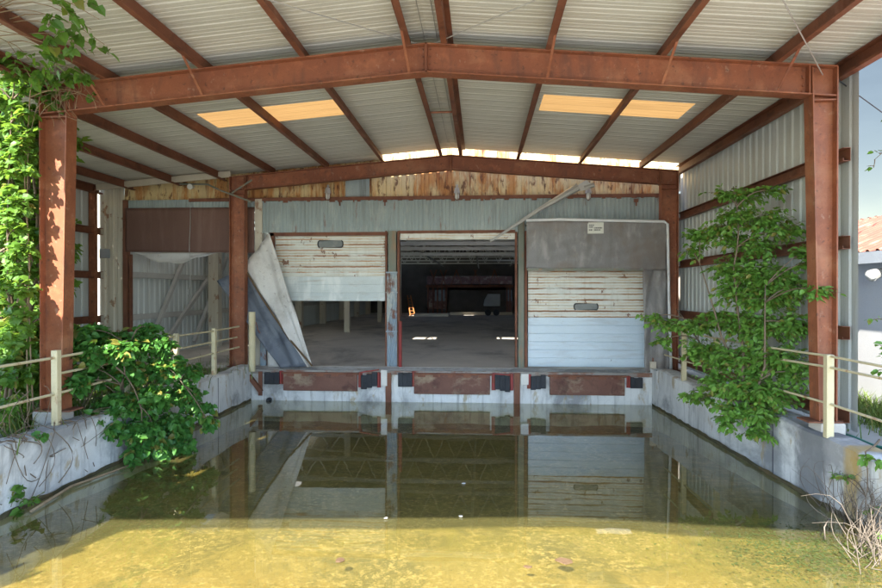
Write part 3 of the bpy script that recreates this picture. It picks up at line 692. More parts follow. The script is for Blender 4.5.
for (Y, l0, l1, r0, r1) in frames:
    mb = MB()
    for (xe, s) in ((l0, -1), (r1, 1)):
        ibeam(mb, (RX, Y, rtop(RX)), (xe, Y, rtop(xe)), RD if Y != YR else .36, RD if Y != YR else .36, .20)
    # ridge splice plates and web stiffeners
    mb.box((RX-.012,Y-.10,rtop(RX)-RD),(RX+.012,Y+.10,rtop(RX)+.0))
    for xx in (l1+.02, r0-.02): mb.box((xx-.008,Y-.095,rtop(xx)-RD+.02),(xx+.008,Y+.095,rtop(xx)-.018))
    rf = mb.build('rafter', M['steel'], cp)
    mb = MB()
    for xx in (l1+.02, r0-.02, RX):
        for dz in (.06,.16,.26,.34):
            for dx in (-.05,.05): mb.tube([(xx+dx,Y-.02,rtop(xx)-dz),(xx+dx,Y-.04,rtop(xx)-dz)], .014, 6)
    mb.build('bolts', M['purlin'], rf)
    for (xo, xi, s) in ((l0, l1, 1), (r1, r0, -1)):
        mb = MB(); zt_ = rtop(xo) - .02; zb_ = GZ + .22 if Y != YR else GZ
        tap = .10 if Y != YR else .0
        # outer flange vertical, inner flange tapers towards the base
        xi_b = xi - s*tap
        fw, tf = .22, .018
        mb.box((xo, Y-fw/2, zb_), (xo+s*tf, Y+fw/2, zt_))
        mb.prism([(xi, Y-fw/2, zt_-RD*.0-.0), (xi, Y+fw/2, zt_), (xi_b, Y+fw/2, zb_), (xi_b, Y-fw/2, zb_)], (-s*tf,0,0))
        mb.prism([(xo+s*tf, Y-.009, zb_), (xi_b-s*tf, Y-.009, zb_), (xi-s*tf, Y-.009, zt_-.006), (xo+s*tf, Y-.009, zt_-.006)], (0,.018,0))
        mb.box((xo+s*.02, Y-.094, zt_-RD-.03), (xi-s*.02, Y+.094, zt_-RD-.014))
        cl = mb.build('column', M['steel'], cp)
        mb = MB(); mb.box((xo-.05*s, Y-.15, zb_-.02), (xi+.05*s, Y+.15, zb_)); mb.build('base_plate', M['rustpost'], cl)
        if Y != YR:
            mb = MB(); mb.box((xi_b+.0*s, Y-.16, GZ-.4), (xo-s*.08, Y+.16, GZ+.20)); mb.build('pedestal', M['floor'], cl, bevel=.02)
# purlins: C sections along Y
PX = [(-9.25,YF,15.1),(-7.98,YF,15.1),(-6.74,YF,15.1),(-5.38,YN,15.1),(-3.95,YN,15.1),(-2.5,YN,14.85),(-1.03,YN,14.85),(-.47,YN,14.85),(.94,YN,14.85),(2.45,YN,14.85),(3.93,YN,14.95)]
for (x, ya, yb) in PX:
    s = 1 if x < RX else -1                 # flange points uphill / to the ridge
    zt_ = rz(x) - .02
    mb = MB(); t_ = .006
    ya -= .15
    mb.box((x-t_/2, ya, zt_-PUR), (x+t_/2, yb, zt_))
    mb.box((x+s*t_/2, ya, zt_-PUR), (x+s*.075, yb, zt_-PUR+t_)); mb.box((x-s*.075, ya, zt_-t_), (x-s*t_/2, yb, zt_))
    mb.box((x+s*.075-s*t_, ya, zt_-PUR+t_), (x+s*.075, yb, zt_-PUR+.022))
    pu = mb.build('purlin', M['purlin'], cp)
# eave struts
for (x, ya, yb) in ((4.95,YN-.15,15.1),(-6.33,YN-.15,YF+.1),(-10.2,YF,15.1)):
    zt_ = rz(x)-.02; s = -1 if x > 0 else 1; mb = MB()
    mb.box((x-.005,ya,zt_-.22),(x+.005,yb,zt_)); mb.box((x+s*.005,ya,zt_-.22),(x+s*.10,yb,zt_-.212)); mb.box((x+s*.005,ya,zt_-.008),(x+s*.10,yb,zt_)); mb.box((x+s*.092,ya,zt_-.212),(x+s*.10,yb,zt_-.18))
    mb.build('eave_strut', M['purlin'], cp)
# fly braces from purlin to rafter bottom flange
for (x, y, d) in ((-5.38,YF,1),(-3.95,YF,1),(-1.03,YF,1),(.94,YF,1),(2.45,YF,1),(3.93,YF,1)):
    mb = MB(); s = 1 if x < RX else -1
    mb.bar((x, YF-.55, rz(x)-.2), (x+s*.05, YF-.10, rtop(x)-RD+.03), .035, .008); mb.build('fly_brace', M['steel'], cp)
mb = MB(); mb.tube([(-1.03,11.2,rz(-1)-.18),(-.47,11.2,rz(-.5)-.18)], .02, 6); mb.build('ridge_tie', M['steel'], cp)
# rods of the roof bracing
for pts in (((RX+.1,YF,rtop(RX)+.02),(4.5,2.6,rtop(4.5)+.02)), ((RX-.1,YF,rtop(RX)+.02),(-6.1,2.6,rtop(-6.1)+.02)), ((r1:=4.5, YF, rtop(4.5)-.1),(.2,2.6,rtop(.2)+.05))):
    mb = MB(); mb.tube(pts, .008, 5); mb.build('brace_rod', M['galv'], cp)
for x in (-.62,-.80):
    mb = MB(); mb.tube([(x,3,rz(x)-.03),(x,14.8,rz(x)-.03)], .005, 4); mb.build('ridge_wire', M['galv'], cp)
# roof sheets: ribs run down the slope, so the profile repeats along Y
def roofsheet(x0, x1, y0, y1, name='roof_sheet', mat=None, amp=1.0):
    mb = MB(); P = []
    n = max(2, int(abs(x1-x0)/1.2)+1)
    pr_, k0 = [], int(y0/.305) - 1
    for k in range(k0, int(y1/.305)+2):
        for u, d in ((0,0),(.12,0),(.14,.005),(.20,.005),(.22,0),(.40,0),(.42,.005),(.48,.005),(.50,0),(.66,0),(.71,.011),(.81,.011),(.86,0)): pr_.append((k*.305+u*.305, d*amp))
    def dep(y):
        for (a, da), (b_, db) in zip(pr_[:-1], pr_[1:]):
            if a <= y <= b_: return da + (db-da)*(y-a)/max(b_-a,1e-6)
        return 0
    yy = [y0] + [y for y, d in pr_ if y0+.002 < y < y1-.002] + [y1]
    for y in yy:
        P.append([Vector((x0+(x1-x0)*k/n, y, rz(x0+(x1-x0)*k/n)+dep(y))) for k in range(n+1)])
    mb.grid(P); return mb.build(name, mat or M['roof'], cp)
RE = .62
SY0, SY1 = 10.45, 11.36
ends = [(-10.35,-6.35,None),(-6.35,-5.2,0),(-5.2,-2.6,1),(-2.6,RX,2),(RX,1.1,2),(1.1,3.7,1),(3.7,5.05,2)]
for (a, b_, k) in ends:
    yend = 15.5 if b_ < -2.4 and a < -2.6 else 14.86
    y0 = RE if a >= -6.4 else YF-.12
    if k == 1:
        roofsheet(a, b_, y0, SY0); roofsheet(a, b_, SY0-.004, SY1+.004, 'skylight', M['skylight'], .35); roofsheet(a, b_, SY1, yend)
    else: roofsheet(a, b_, y0, yend)
# left rake trim along the rear edge
a, b_ = at(97,189,Y=14.72), at(231,175,Y=14.72)
mb = MB(); mb.bar((a.x,14.72,rz(a.x)-.13),(b_.x,14.72,rz(b_.x)-.13),.06,.16); mb.build('rake_beam', M['beige'], cp, bevel=.006)
# right side wall and girts
SX = 5.0
mb = MB(); corrug(mb, (SX+.03, 15.25, GZ+.02), (0,-1,0), (0,0,1), 15.25-8.22, rz(SX)-.02-GZ, .25, -.024, .20, .10); sw = mb.build('side_wall', M['cladding'], cp)
for z in (4.57, 3.38, 2.15, 1.02):
    mb = MB(); mb.box((SX-.03,8.3,z-.09),(SX-.024,15.1,z+.09)); mb.box((SX-.12,8.3,z+.084),(SX-.03,15.1,z+.09)); mb.box((SX-.12,8.3,z-.09),(SX-.03,15.1,z-.084)); mb.box((SX-.12,8.3,z-.084),(SX-.114,15.1,z-.05))
    mb.build('girt', M['purlin'], cp)
# left side wall remnant, corner post and girts
LX = -10.32
mb = MB(); corrug(mb, (LX, 10.2, GZ), (0,1,0), (0,0,1), 5.0, rz(LX)-.05-GZ, .30, -.034, .20, .10); mb.build('side_wall', M['cladding'], cp)
mb = MB(); xx = gx(90,14.9); mb.box((xx,14.85,GZ),(gx(96,14.9),14.97,rz(xx)-.1)); mb.build('corner_post', M['steel'], cp)
for z in (4.32, 3.15, 1.97):
    mb = MB(); mb.box((LX+.05,10.2,z-.09),(LX+.06,15.25,z+.09)); mb.box((LX+.06,10.2,z+.08),(LX+.15,15.25,z+.09)); mb.box((LX+.06,10.2,z-.09),(LX+.15,15.25,z-.08)); mb.build('girt', M['purlin'], cp)

# ================================================================== HANGING AND LEANING THINGS
# grey dock seal round the right door
YS = 14.5
t = thing('dock_seal', at(600,391,Y=YS), 'dark grey vinyl dock curtain with white edging framing the right door', 'dock seal')
def cloth(pts4, nx, nz, amp, y, seed):
    """quad TL,TR,BR,BL in (x,z) -> wrinkled grid"""
    tl, tr_, br_, bl = [Vector(p) for p in pts4]; P = []
    r = random.Random(seed); ph = [r.uniform(0, 6.28) for _ in range(8)]
    for i in range(nz+1):
        v = i/nz; row = []
        for j in range(nx+1):
            u = j/nx
            p = tl.lerp(tr_, u).lerp(bl.lerp(br_, u), v)
            w = amp*(math.sin(u*9+ph[0]+v*2)*.4 + math.sin(v*11+ph[1]+u*3.5)*.35 + math.sin((u+v)*17+ph[2])*.25 + math.sin(u*31+v*9+ph[3])*.12)
            row.append(Vector((p.x, y(u,v) + w, p.y)))
        P.append(row)
    return P
def c2(px, py, Y): a = at(px,py,Y=Y); return (a.x, a.z)
mb = MB(); mb.grid(cloth((c2(526.5,221,YS),c2(667,222,YS),c2(667,270,YS),c2(526.5,268,YS)), 60, 22, .05, lambda u,v: YS+.05*v, 3)); mb.build('head_curtain', M['seal'], t, solid=.01, smooth=True)
mb = MB(); mb.grid(cloth((c2(643,269,YS),c2(667,269,YS),c2(671,391,YS),c2(645,372,YS)), 14, 40, .055, lambda u,v: YS+.05-.05*v, 5)); mb.build('side_curtain', M['seal'], t, solid=.01, smooth=True)
mb = MB(); q = [at(526,220.5,Y=YS-.03), at(560,219.5,Y=YS-.03), at(600,220.5,Y=YS-.03), at(664,221.5,Y=YS-.03), at(667.5,224,Y=YS-.03), at(669,300,Y=YS-.03), at(672,392,Y=YS-.05)]
mb.tube(q, .035, 7); mb.build('edging', M['sealedge'], t, smooth=True)
mb = MB(); mb.box((gx(526.5,YS),YS+.12,gz(221,YS)-.08),(gx(660,YS),FY-.12,gz(221,YS)-.05)); mb.box((gx(527,YS),YS+.02,gz(270,YS)-.02),(gx(643,YS),YS+.10,gz(268.6,YS))); mb.build('frame_bar', M['greypost'], t)
mb = MB(); mb.box((gx(662,YS),YS+.07,DZ),(gx(667,YS),FY,gz(223,YS))); mb.build('frame_post', M['greypost'], t)
a, b_ = at(587.5,222.5,Y=YS-.035), at(603.5,233.5,Y=YS-.035)
mb = MB(); mb.box((a.x,YS-.045,b_.z),(b_.x,YS-.033,a.z)); sg = mb.build('label_plate', M['sign'], t)
mb = MB()
w = b_.x-a.x; h = a.z-b_.z
for (u0,u1,v) in ((.08,.40,.25),(.08,.34,.42),(.08,.30,.68),(.40,.92,.50),(.40,.8,.68)):
    k = 0; x = a.x+w*u0
    while x < a.x+w*u1:
        ww = .008+.018*rng.random(); mb.box((x,YS-.048,a.z-h*v-.016),(min(x+ww,a.x+w*u1),YS-.0452,a.z-h*v+.016)); x += ww+.007
mb.build('small_print', M['ink'], sg)
# torn curtain hanging by one corner
YT = 14.85
t = thing('torn_dock_curtain', at(300,366,Y=YT), 'torn white and slate dock curtain sagging diagonally left of the first door', 'dock curtain')
def sheet(poly_tl, poly_tr, poly_br, poly_bl, mat, name, y0, y1, seed, amp=.07):
    mb = MB(); mb.grid(cloth((poly_tl,poly_tr,poly_br,poly_bl), 14, 26, amp, lambda u,v: y0*(1-v)+y1*v + .06*math.sin(u*3.1), seed)); return mb.build(name, mat, t, solid=.012, smooth=True)
sheet(c2(243,266,YT), c2(268.5,232,YT), c2(315,365,YT), c2(310.5,366,YT), M['sealwhite'], 'white_face', YT+.05, YT-.25, 11)
sheet(c2(217,281,YT), c2(243,266.5,YT), c2(311.5,365.5,YT), c2(283,367,YT), M['sealdark'], 'slate_face', YT+.02, YT-.22, 12, .08)
mb = MB(); mb.tube([at(243,266,Y=YT-.04),at(262,298,Y=YT-.10),at(290,340,Y=YT-.2),at(312,366,Y=YT-.3)], .025, 6); mb.build('fold_edge', M['deadleaf'], t)
mb = MB(); mb.grid(cloth((c2(266,331,YT),c2(272,331,YT),c2(285,367,YT),c2(267,367,YT)), 6, 10, .03, lambda u,v: YT+.12-.1*v, 14)); mb.build('lower_flap', M['sealwhite'], t, solid=.01, smooth=True)
# brown tarp over the left bay
t = thing('brown_tarp', at(185,252,Y=FY-.05), 'flat dull brown tarpaulin covering the top of the left bay', 'tarpaulin')
mb = MB(); mb.grid(cloth((c2(127,208.5,FY),c2(255.5,207.5,FY),c2(255.5,253,FY),c2(127,252,FY)), 60, 12, .018, lambda u,v: FY-.06, 21)); mb.build('sheet', M['tarp'], t, solid=.008, smooth=True)
t = thing('sagging_liner', at(185,258,Y=FY+.1), 'white torn liner drooping below the brown tarpaulin in the left bay', 'liner')
mb = MB(); P = []
for j in range(25):
    u = j/24; px = 137+(234-137)*u
    top = at(px,252,Y=FY+.08); sag = .30*math.sin(math.pi*min(1,u*1.25))**1.2*(1-.35*u) + .05
    P.append([Vector((top.x, FY+.08 - .10*math.sin(k*.8+u*5)*.5 - .12*k/4, top.z - sag*k/4 + .03*math.sin(u*23)*k/4)) for k in range(5)])
mb.grid(P); mb.build('sheet', M['sealwhite'], t, solid=.006, smooth=True)
t = props(MB().tube([at(190.5,207,Y=FY-.09)]+[at(190+.6*math.sin(k*1.3),207+k*11,Y=FY-.10) for k in range(1,8)]+[at(188,293,Y=FY-.1),at(190.5,297,Y=FY-.1),at(193,294,Y=FY-.1)], .008, 5).build('pull_cord', M['galv'], smooth=True), 'thin pale pull cord hanging in front of the brown tarpaulin', 'cord')
# bent downpipe dangling across the wall
t = thing('bent_gutter', at(575,186,Y=14.6), 'crushed grey metal gutter hanging slanted across the wall above the middle door', 'gutter')
mb = MB()
a, m_, b_ = at(490,241.5,Y=14.65), at(540,209,Y=14.62), at(578,187,Y=14.6)
q = [a, a.lerp(m_,.5), m_, m_.lerp(b_,.6), b_]
mb.tube(q, [.025,.04,.05,.075,.10], 8); mb.build('pipe', M['galv'], t)
mb = MB(); mb.prism([at(570,190,Y=14.58),at(586,180,Y=14.58),at(591,184,Y=14.58),at(588,190,Y=14.58),at(577,191,Y=14.58)], (0,.03,0)); mb.tube([at(584,188,Y=14.6),at(594,185,Y=14.6)], .055, 8); mb.build('crushed_end', M['galv'], t)
# loose conduit by the rear left column
t = thing('loose_conduit', at(235,195,Y=14.5), 'bent rusty conduit sticking out beside the rear left column', 'conduit')
mb = MB(); mb.tube([at(178,184,Y=15.0),at(208,184.5,Y=14.8),at(222,191,Y=14.5),at(252,202,Y=14.4)], .025, 6); mb.tube([at(232,193,Y=14.45),at(252,180,Y=14.45)], .025, 6); mb.build('pipe', M['greypost'], t)
mb = MB(); a = at(193,187,Y=14.95); mb.tube([a, a+Vector((0,-.16,-.02))], [.05,.075], 10); mb.build('spotlight_head', M['lampglass'], t)

# ================================================================== RAILINGS, POSTS, PIPES
t = thing('bollard', at(252,372,Y=14.1), 'thick cream steel post standing at the left corner of the dock', 'bollard')
p0 = at(252,371,Y=14.1); mb = MB(); mb.tube([(p0.x,14.1,DZ-.02),(p0.x,14.1,gz(312,14.1,252))], .08, 14); mb.build('post', M['cream'], t, smooth=False)
mb = MB(); mb.tube([at(256,322,Y=14.0),at(258,330,Y=13.98),at(260,333,Y=13.95)], .012, 5); mb.build('hook', M['rustpost'], t)
# left railing, runs along the top of the left wall
def railing(name, base, posts, tops, label, mat, rails, rw=.038):
    t = thing(name, base, label, 'railing')
    for p in posts:
        mb = MB(); mb.box((p[0]-.045,p[1]-.045,p[2]),(p[0]+.045,p[1]+.045,p[3])); mb.build('post', mat, t, bevel=.008)
    for r_ in rails:
        mb = MB(); mb.tube(r_, rw/2, 8); mb.build('rail', mat, t)
    return t
lx = PL - .16
def ly(px): d = ray(px, 300); return lx/d.x*d.y
yA, yB, yC = ly(214), ly(176), ly(56)
posts = []
for y in (yA, yB, (yB+yC)/2, yC, 5.6, 2.6): posts.append((lx, y, .84, 1.90))
railing('railing', (lx, 8, .85), posts, None, 'cream pipe railing with rust along the left pit wall behind the bush', M['cream'],
        [[(lx,13.9,1.86),(lx,yA,1.84),(lx,yB,1.85),(lx,yC,1.80),(lx+.02,2.4,1.78)], [(lx,13.9,1.36),(lx,yB,1.34),(lx,yC,1.30),(lx,2.4,1.28)], [(lx-.05,13.9,1.60),(lx-.05,yC,1.56)]])
# right railing
def ry(px, dx=.06):
    lo, hi = 2.0, 14.5
    for _ in range(40):
        m_ = (lo+hi)/2
        d = ray(px, 300); X = m_/d.y*d.x
        if X > prx(m_)+dx: hi = m_
        else: lo = m_
    return m_
pr = [ry(684), ry(717), ry(765), ry(829)]
posts = [(prx(y)+.06, y, .84, z) for y, z in zip(pr, (1.90,1.88,1.88,1.92))] + [(prx(4.6)+.06, 4.6, .84, 1.9)]
def rp(y, z): return (prx(y)+.06, y, z)
railing('railing', rp(pr[3], .85), posts, None, 'cream square post railing on the right pit wall beside the climbing tree', M['cream'],
        [[rp(13.6,1.88),rp(pr[1],1.86),rp(pr[2],1.87),rp(pr[3],1.90),rp(4.0,1.86)], [rp(pr[1],1.72),rp(pr[2],1.72),rp(pr[3],1.76),rp(4.0,1.74)], [rp(13.6,1.28),rp(pr[2],1.28),rp(pr[3],1.30),rp(4.0,1.24)]], .032)
t = props(MB().tube([at(222,374.5,Y=13.3),at(237,374,Y=14.0),at(239.5,375,Y=14.05),at(239.5,401,Y=14.05),at(239.5,408,Y=14.05)], .03, 8).build('drain_pipe', M['sealedge'], smooth=True), 'thin white plastic pipe bending down the left pit wall by the dock', 'pipe')
a = at(653,370,Y=14.5)
t = thing('junction_box', (a.x,14.5,.8), 'small rusty box standing under the dock curtain corner', 'box')
mb = MB(); mb.box((a.x-.07,14.45,.80),(a.x+.07,14.55,1.02)); mb.build('case', M['beige'], t, bevel=.008); mb = MB(); mb.tube([(a.x,14.5,.70),(a.x,14.5,1.1)], .02, 6); mb.build('conduit', M['rustpost'], t)
# hose
q = [Vector((4.72,8.6,.83)),Vector((4.80,7.9,.83)),Vector((4.78,7.5,.83)),Vector((4.9,7.15,.84)),Vector((5.05,6.95,.83)),Vector((5.4,7.0,.83)),Vector((5.9,7.2,.83))]
props(MB().tube(q, .022, 7).build('garden_hose', M['hose'], smooth=True), 'dark green garden hose lying behind the right wall near the cream post', 'hose')
# power cable right
props(MB().tube([at(836,79,Y=8.1)]+[at(836+12*k, 79+8.7*k+ (.6 if 0<k<5 else 0), Y=8.1+.5*k) for k in range(1,9)], .009, 5).build('power_cable', M['rubber'], smooth=True), 'dark service cable running from the right column into the sky', 'cable')

# ================================================================== WHITE SHED ON THE RIGHT
HX = 6.65
t = thing('white_shed', (HX,10,GZ), 'small white shed with rusted red roof beyond the right wall', 'shed')
ez = at(866,259,X=HX).z
mb = MB(); mb.box((HX,5.0,GZ-.3),(HX+4.2,17,ez)); mb.build('wall', M['shed'], t)
mb = MB()
corrug(mb, (HX-.28, 17.3, ez+.10), (0,-1,0), (2.1,0,.86), 12.6, 2.6, .25, .03, .2,.12); corrug(mb, (HX+4.48, 17.3, ez+.10), (0,-1,0), (-2.1,0,.86), 12.6, 2.6, .25, -.03,.2,.12); mb.build('roof', M['shedroof'], t)
mb = MB(); mb.box((HX-.32,4.7,ez-.10),(HX-.28,17.3,ez+.09)); mb.box((HX-.28,4.7,ez-.03),(HX-.002,17.3,ez-.005)); mb.build('fascia', M['fascia'], t)
a = at(876,274,X=HX-.25)
mb = MB(); mb.tube([a+Vector((.25,0,.06)),a+Vector((.05,0,.06))], .03, 7); mb.tube([a+Vector((.10,.0,.04)),a+Vector((-.14,-.10,-.03))], [.06,.10], 12); fl = mb.build('floodlight', M['galv'], t)
mb = MB(); mb.tube([a+Vector((-.135,-.098,-.029)),a+Vector((-.19,-.12,-.045))], [.092,.06], 12); mb.build('lens', M['foam'], fl, smooth=True)

# ================================================================== PLANTS
def clumps_px(lst, jitter=.0):
    """(px, py, depth Y, radius m (x,y,z), leaves)"""
    return [(at(px,py,Y=Y), r, n) for (px,py,Y,r,n) in lst]
# climbing tree by the right wall
tb = at(745,428,Y=9.2); tb.z = GZ
cl = []
for (px,py,Y,r,n) in [
    (745,200,9.8,(.42,.3,.16),110),(722,196,9.9,(.3,.3,.10),60),(775,192,9.6,(.25,.3,.1),40),(735,218,9.7,(.45,.35,.15),150),(700,236,10.2,(.35,.25,.11),110),(715,228,10.0,(.3,.3,.12),90),(765,222,9.5,(.4,.4,.18),150),
    (693,252,10.2,(.25,.25,.10),60),(735,240,9.8,(.4,.4,.14),150),(790,232,9.3,(.35,.3,.12),90),(760,248,9.6,(.4,.4,.16),150),(805,250,9.0,(.18,.25,.12),50),
    (730,270,9.8,(.35,.4,.18),190),(755,275,9.5,(.42,.4,.2),260),(780,280,9.3,(.4,.4,.2),240),(735,292,9.7,(.36,.4,.18),200),(765,300,9.4,(.45,.4,.2),300),(800,290,9.1,(.25,.3,.16),110),(820,294,8.0,(.22,.2,.07),40),(806,262,9.0,(.2,.25,.12),50),
    (700,325,10.2,(.35,.3,.12),130),(672,325,10.6,(.40,.3,.11),120),(652,319,10.9,(.26,.25,.08),60),(716,318,10.0,(.25,.3,.12),90),(660,342,10.7,(.22,.2,.12),50),(735,325,9.7,(.4,.4,.17),230),(765,330,9.3,(.45,.4,.2),300),(790,325,9.1,(.3,.4,.2),180),
    (703,350,10.0,(.35,.3,.16),140),(725,358,9.6,(.4,.4,.2),230),(752,362,9.3,(.45,.4,.22),310),(782,360,9.0,(.35,.4,.22),220),(718,383,9.4,(.36,.35,.15),170),(745,392,9.1,(.45,.4,.18),280),(775,395,8.9,(.4,.4,.2),230),(800,375,8.8,(.2,.3,.2),90),
    (700,400,9.6,(.25,.25,.10),60),(735,412,9.0,(.35,.3,.12),130),(765,418,8.8,(.35,.3,.12),140),(690,398,9.7,(.18,.18,.08),25),(758,434,8.8,(.25,.2,.10),60),(728,425,9.0,(.2,.2,.1),40)]:
    c = at(px,py,Y=Y); c.x = min(c.x, 4.78); cl.append((c, (r[0]*1.25,r[1]*.9,r[2]*1.65), int(n*3.5)))
trk = [[tb, tb+Vector((.05,.15,1.0)), tb+Vector((.0,.4,2.3)), tb+Vector((.05,.55,3.6))], [tb+Vector((.05,.05,0)), tb+Vector((-.15,.5,1.2)), tb+Vector((-.35,.9,2.4))], [tb, tb+Vector((.2,-.2,.8)), tb+Vector((.25,-.1,2.0))], [tb+Vector((-.05,.1,0)),tb+Vector((-.25,.9,.9)),tb+Vector((-.5,1.6,1.6))]]
plant('climbing_tree', tb, trk, cl, 'leaf_tree', .088, 'bushy green tree sprouting between the right pit wall and the grey side wall', 'tree', kind='oval', per=11, trunk_r=.028)
# dense bush spilling over the left wall
bb = Vector((-5.95, 9.3, GZ))
cl = []
for (px,py,Y,r,n) in [(105,345,9.4,(.5,.5,.3),280),(140,345,9.6,(.4,.5,.28),260),(75,350,9.0,(.35,.4,.25),200),(165,368,9.8,(.4,.4,.28),280),(120,372,9.2,(.5,.45,.32),360),(90,378,8.9,(.35,.4,.25),220),(185,395,9.9,(.32,.35,.28),240),(150,400,9.3,(.45,.45,.32),380),(118,405,8.9,(.4,.4,.28),300),(200,412,10.0,(.25,.3,.16),110),(175,425,9.6,(.36,.35,.26),260),(140,432,9.0,(.36,.4,.26),280),(112,430,8.7,(.25,.25,.2),110),(160,450,9.2,(.32,.3,.2),200),(135,458,8.9,(.25,.25,.14),110),(185,446,9.6,(.25,.25,.18),120),(95,335,9.2,(.3,.3,.18),120),(150,330,9.8,(.25,.3,.14),80),(210,425,9.8,(.14,.2,.10),40),(60,370,8.6,(.25,.3,.2),90),(95,420,8.5,(.18,.18,.15),50),(70,335,8.6,(.35,.3,.25),150),(55,350,8.4,(.3,.3,.22),130),(85,355,8.4,(.35,.3,.25),160),(120,350,8.8,(.4,.3,.25),180),(75,385,8.2,(.25,.25,.22),90),(160,345,9.7,(.3,.3,.2),120),(192,372,10.0,(.22,.25,.16),70)]:
    cl.append((at(px,py,Y=Y), r, int(n*3.0)))
trk = [[bb, bb+Vector((.1,0,.9)), bb+Vector((.3,.0,1.3))], [bb+Vector((.05,-.3,0)), bb+Vector((.35,-.4,.6)), bb+Vector((.6,-.4,.1))], [bb+Vector((0,.3,0)), bb+Vector((.5,.4,.7)), bb+Vector((.9,.4,.3))]]
plant('overhanging_bush', bb, trk, cl, 'leaf_bush', .105, 'dense dark green bush spilling over the left pit wall to the water', 'bush', kind='heart', per=10, trunk_r=.025)
# sapling sprig low at the left waterline
sb = at(22,512,X=PL+.12)
cl = clumps_px([(20,488,sb.y,(.10,.1,.05),9),(30,500,sb.y,(.14,.1,.07),16),(15,500,sb.y-.05,(.12,.1,.06),10),(26,512,sb.y,(.12,.08,.06),10)])
plant('wall_sprig', sb, [[sb+Vector((-.08,0,-.1)), sb+Vector((0,0,.1)), sb+Vector((.02,0,.25))]], cl, 'leaf_vine', .10, 'small leafy sprig growing from the left wall at the waterline', 'weed', kind='heart', per=3, trunk_r=.006)
sb = at(36,438,X=PL+.02)
cl = [(sb+Vector((.05,0,.02)), (.10,.12,.08), 14)]
plant('wall_sprig', sb, [[sb+Vector((-.1,0,-.05)), sb+Vector((.02,0,.05))]], cl, 'leaf_bush', .10, 'small leafy tuft on top of the left wall below the yellow rail', 'weed', kind='heart', per=3, trunk_r=.006)
# vine on the left column
vb = Vector((-6.1, 8.0, GZ))
cx_ = -6.08
cl = []
for (px,py,Y,r,n) in [(62,60,7.8,(.30,.25,.26),90),(78,45,7.7,(.30,.25,.25),70),(60,20,7.6,(.25,.25,.25),45),(92,30,7.6,(.22,.2,.2),26),(105,45,7.6,(.12,.15,.12),9),(70,5,7.5,(.2,.2,.18),22),(85,75,7.8,(.25,.2,.2),55),(95,100,7.85,(.2,.15,.10),18),(45,75,7.8,(.3,.3,.25),90),(50,100,7.9,(.25,.25,.25),80),(30,60,7.8,(.25,.3,.2),40),(25,90,7.9,(.3,.3,.25),90),(80,95,7.9,(.2,.15,.12),22),(68,80,7.8,(.25,.2,.2),60),(80,20,7.6,(.2,.2,.15),30),(100,20,7.6,(.1,.2,.1),12),(110,55,7.6,(.08,.1,.08),6),(85,0,7.6,(.15,.2,.1),14),(50,45,7.6,(.2,.2,.15),30),(15,70,7.7,(.25,.25,.2),40)]:
    Yv = min(Y, .95*2.85/((291-py)/588)); cl.append((at(px,py,Y=Yv), tuple(1.1*q for q in r), int(n*.42)))
trk = [[vb+Vector((-.30,-.1,0)), vb+Vector((-.32,-.1,1.6)), vb+Vector((-.30,-.14,3.2)), vb+Vector((-.2,-.18,4.4)), vb+Vector((.1,-.5,4.75)), vb+Vector((.35,-1.2,4.95)), vb+Vector((.45,-1.9,5.0))], [vb+Vector((-.34,.05,.2)), vb+Vector((-.36,0,2.2)), vb+Vector((-.26,-.14,3.7)), vb+Vector((.0,-.2,4.7))]]
plant('climbing_vine', vb, trk, cl, 'leaf_vine', .115, 'heart leaved vine tangled round the top of the front left column', 'vine', kind='heart', per=5, trunk_r=.012, wood='twig', droop=.5)
# dry twigs tangled at the column head
t = thing('dry_twigs', Vector((-6.1,7.9,4.4)), 'tangle of dry tan twigs on the front left column below the vine leaves', 'twigs')
mb = MB()
for k in range(60):
    a = at(60+rng.normal()*10, 85+rng.normal()*12, Y=7.85+rng.normal()*.06); b_ = a + Vector((rng.normal()*.22, rng.normal()*.08, rng.normal()*.25-.05))
    mb.tube(curve(a, b_, -.05, 4, .15), .0035, 3, False)
mb.build('stems', M['twig'], t)
# bare stems crawling down the left wall
t = thing('bare_vine_stems', (PL, 7.2, .85), 'bare brown vine stems trailing down the left concrete wall', 'vine stems')
mb = MB()
for k in range(26):
    y = 6.2 + 3.2*rng.random(); a = Vector((PL-.15, y, .90)); b_ = Vector((PL+.02, y+.2*rng.normal(), .86)); c = Vector((PL+.03+.03*rng.random(), y+.5*rng.normal(), .75*rng.random()))
    mb.tube(curve(a, b_, .1, 3, .1)+curve(b_, c, -.02, 7, .28)[1:], .004+.003*rng.random(), 4, False)
for k in range(60):
    y = 6.0+4*rng.random(); x = PL-.2-.8*rng.random(); a = Vector((x, y, .85)); b_ = a+Vector((.3*rng.normal(), .3*rng.normal(), .2+.5*rng.random()))
    mb.tube(curve(a, b_, .1, 5, .2), .005, 4, False)
mb.build('stems', M['bark'], t)
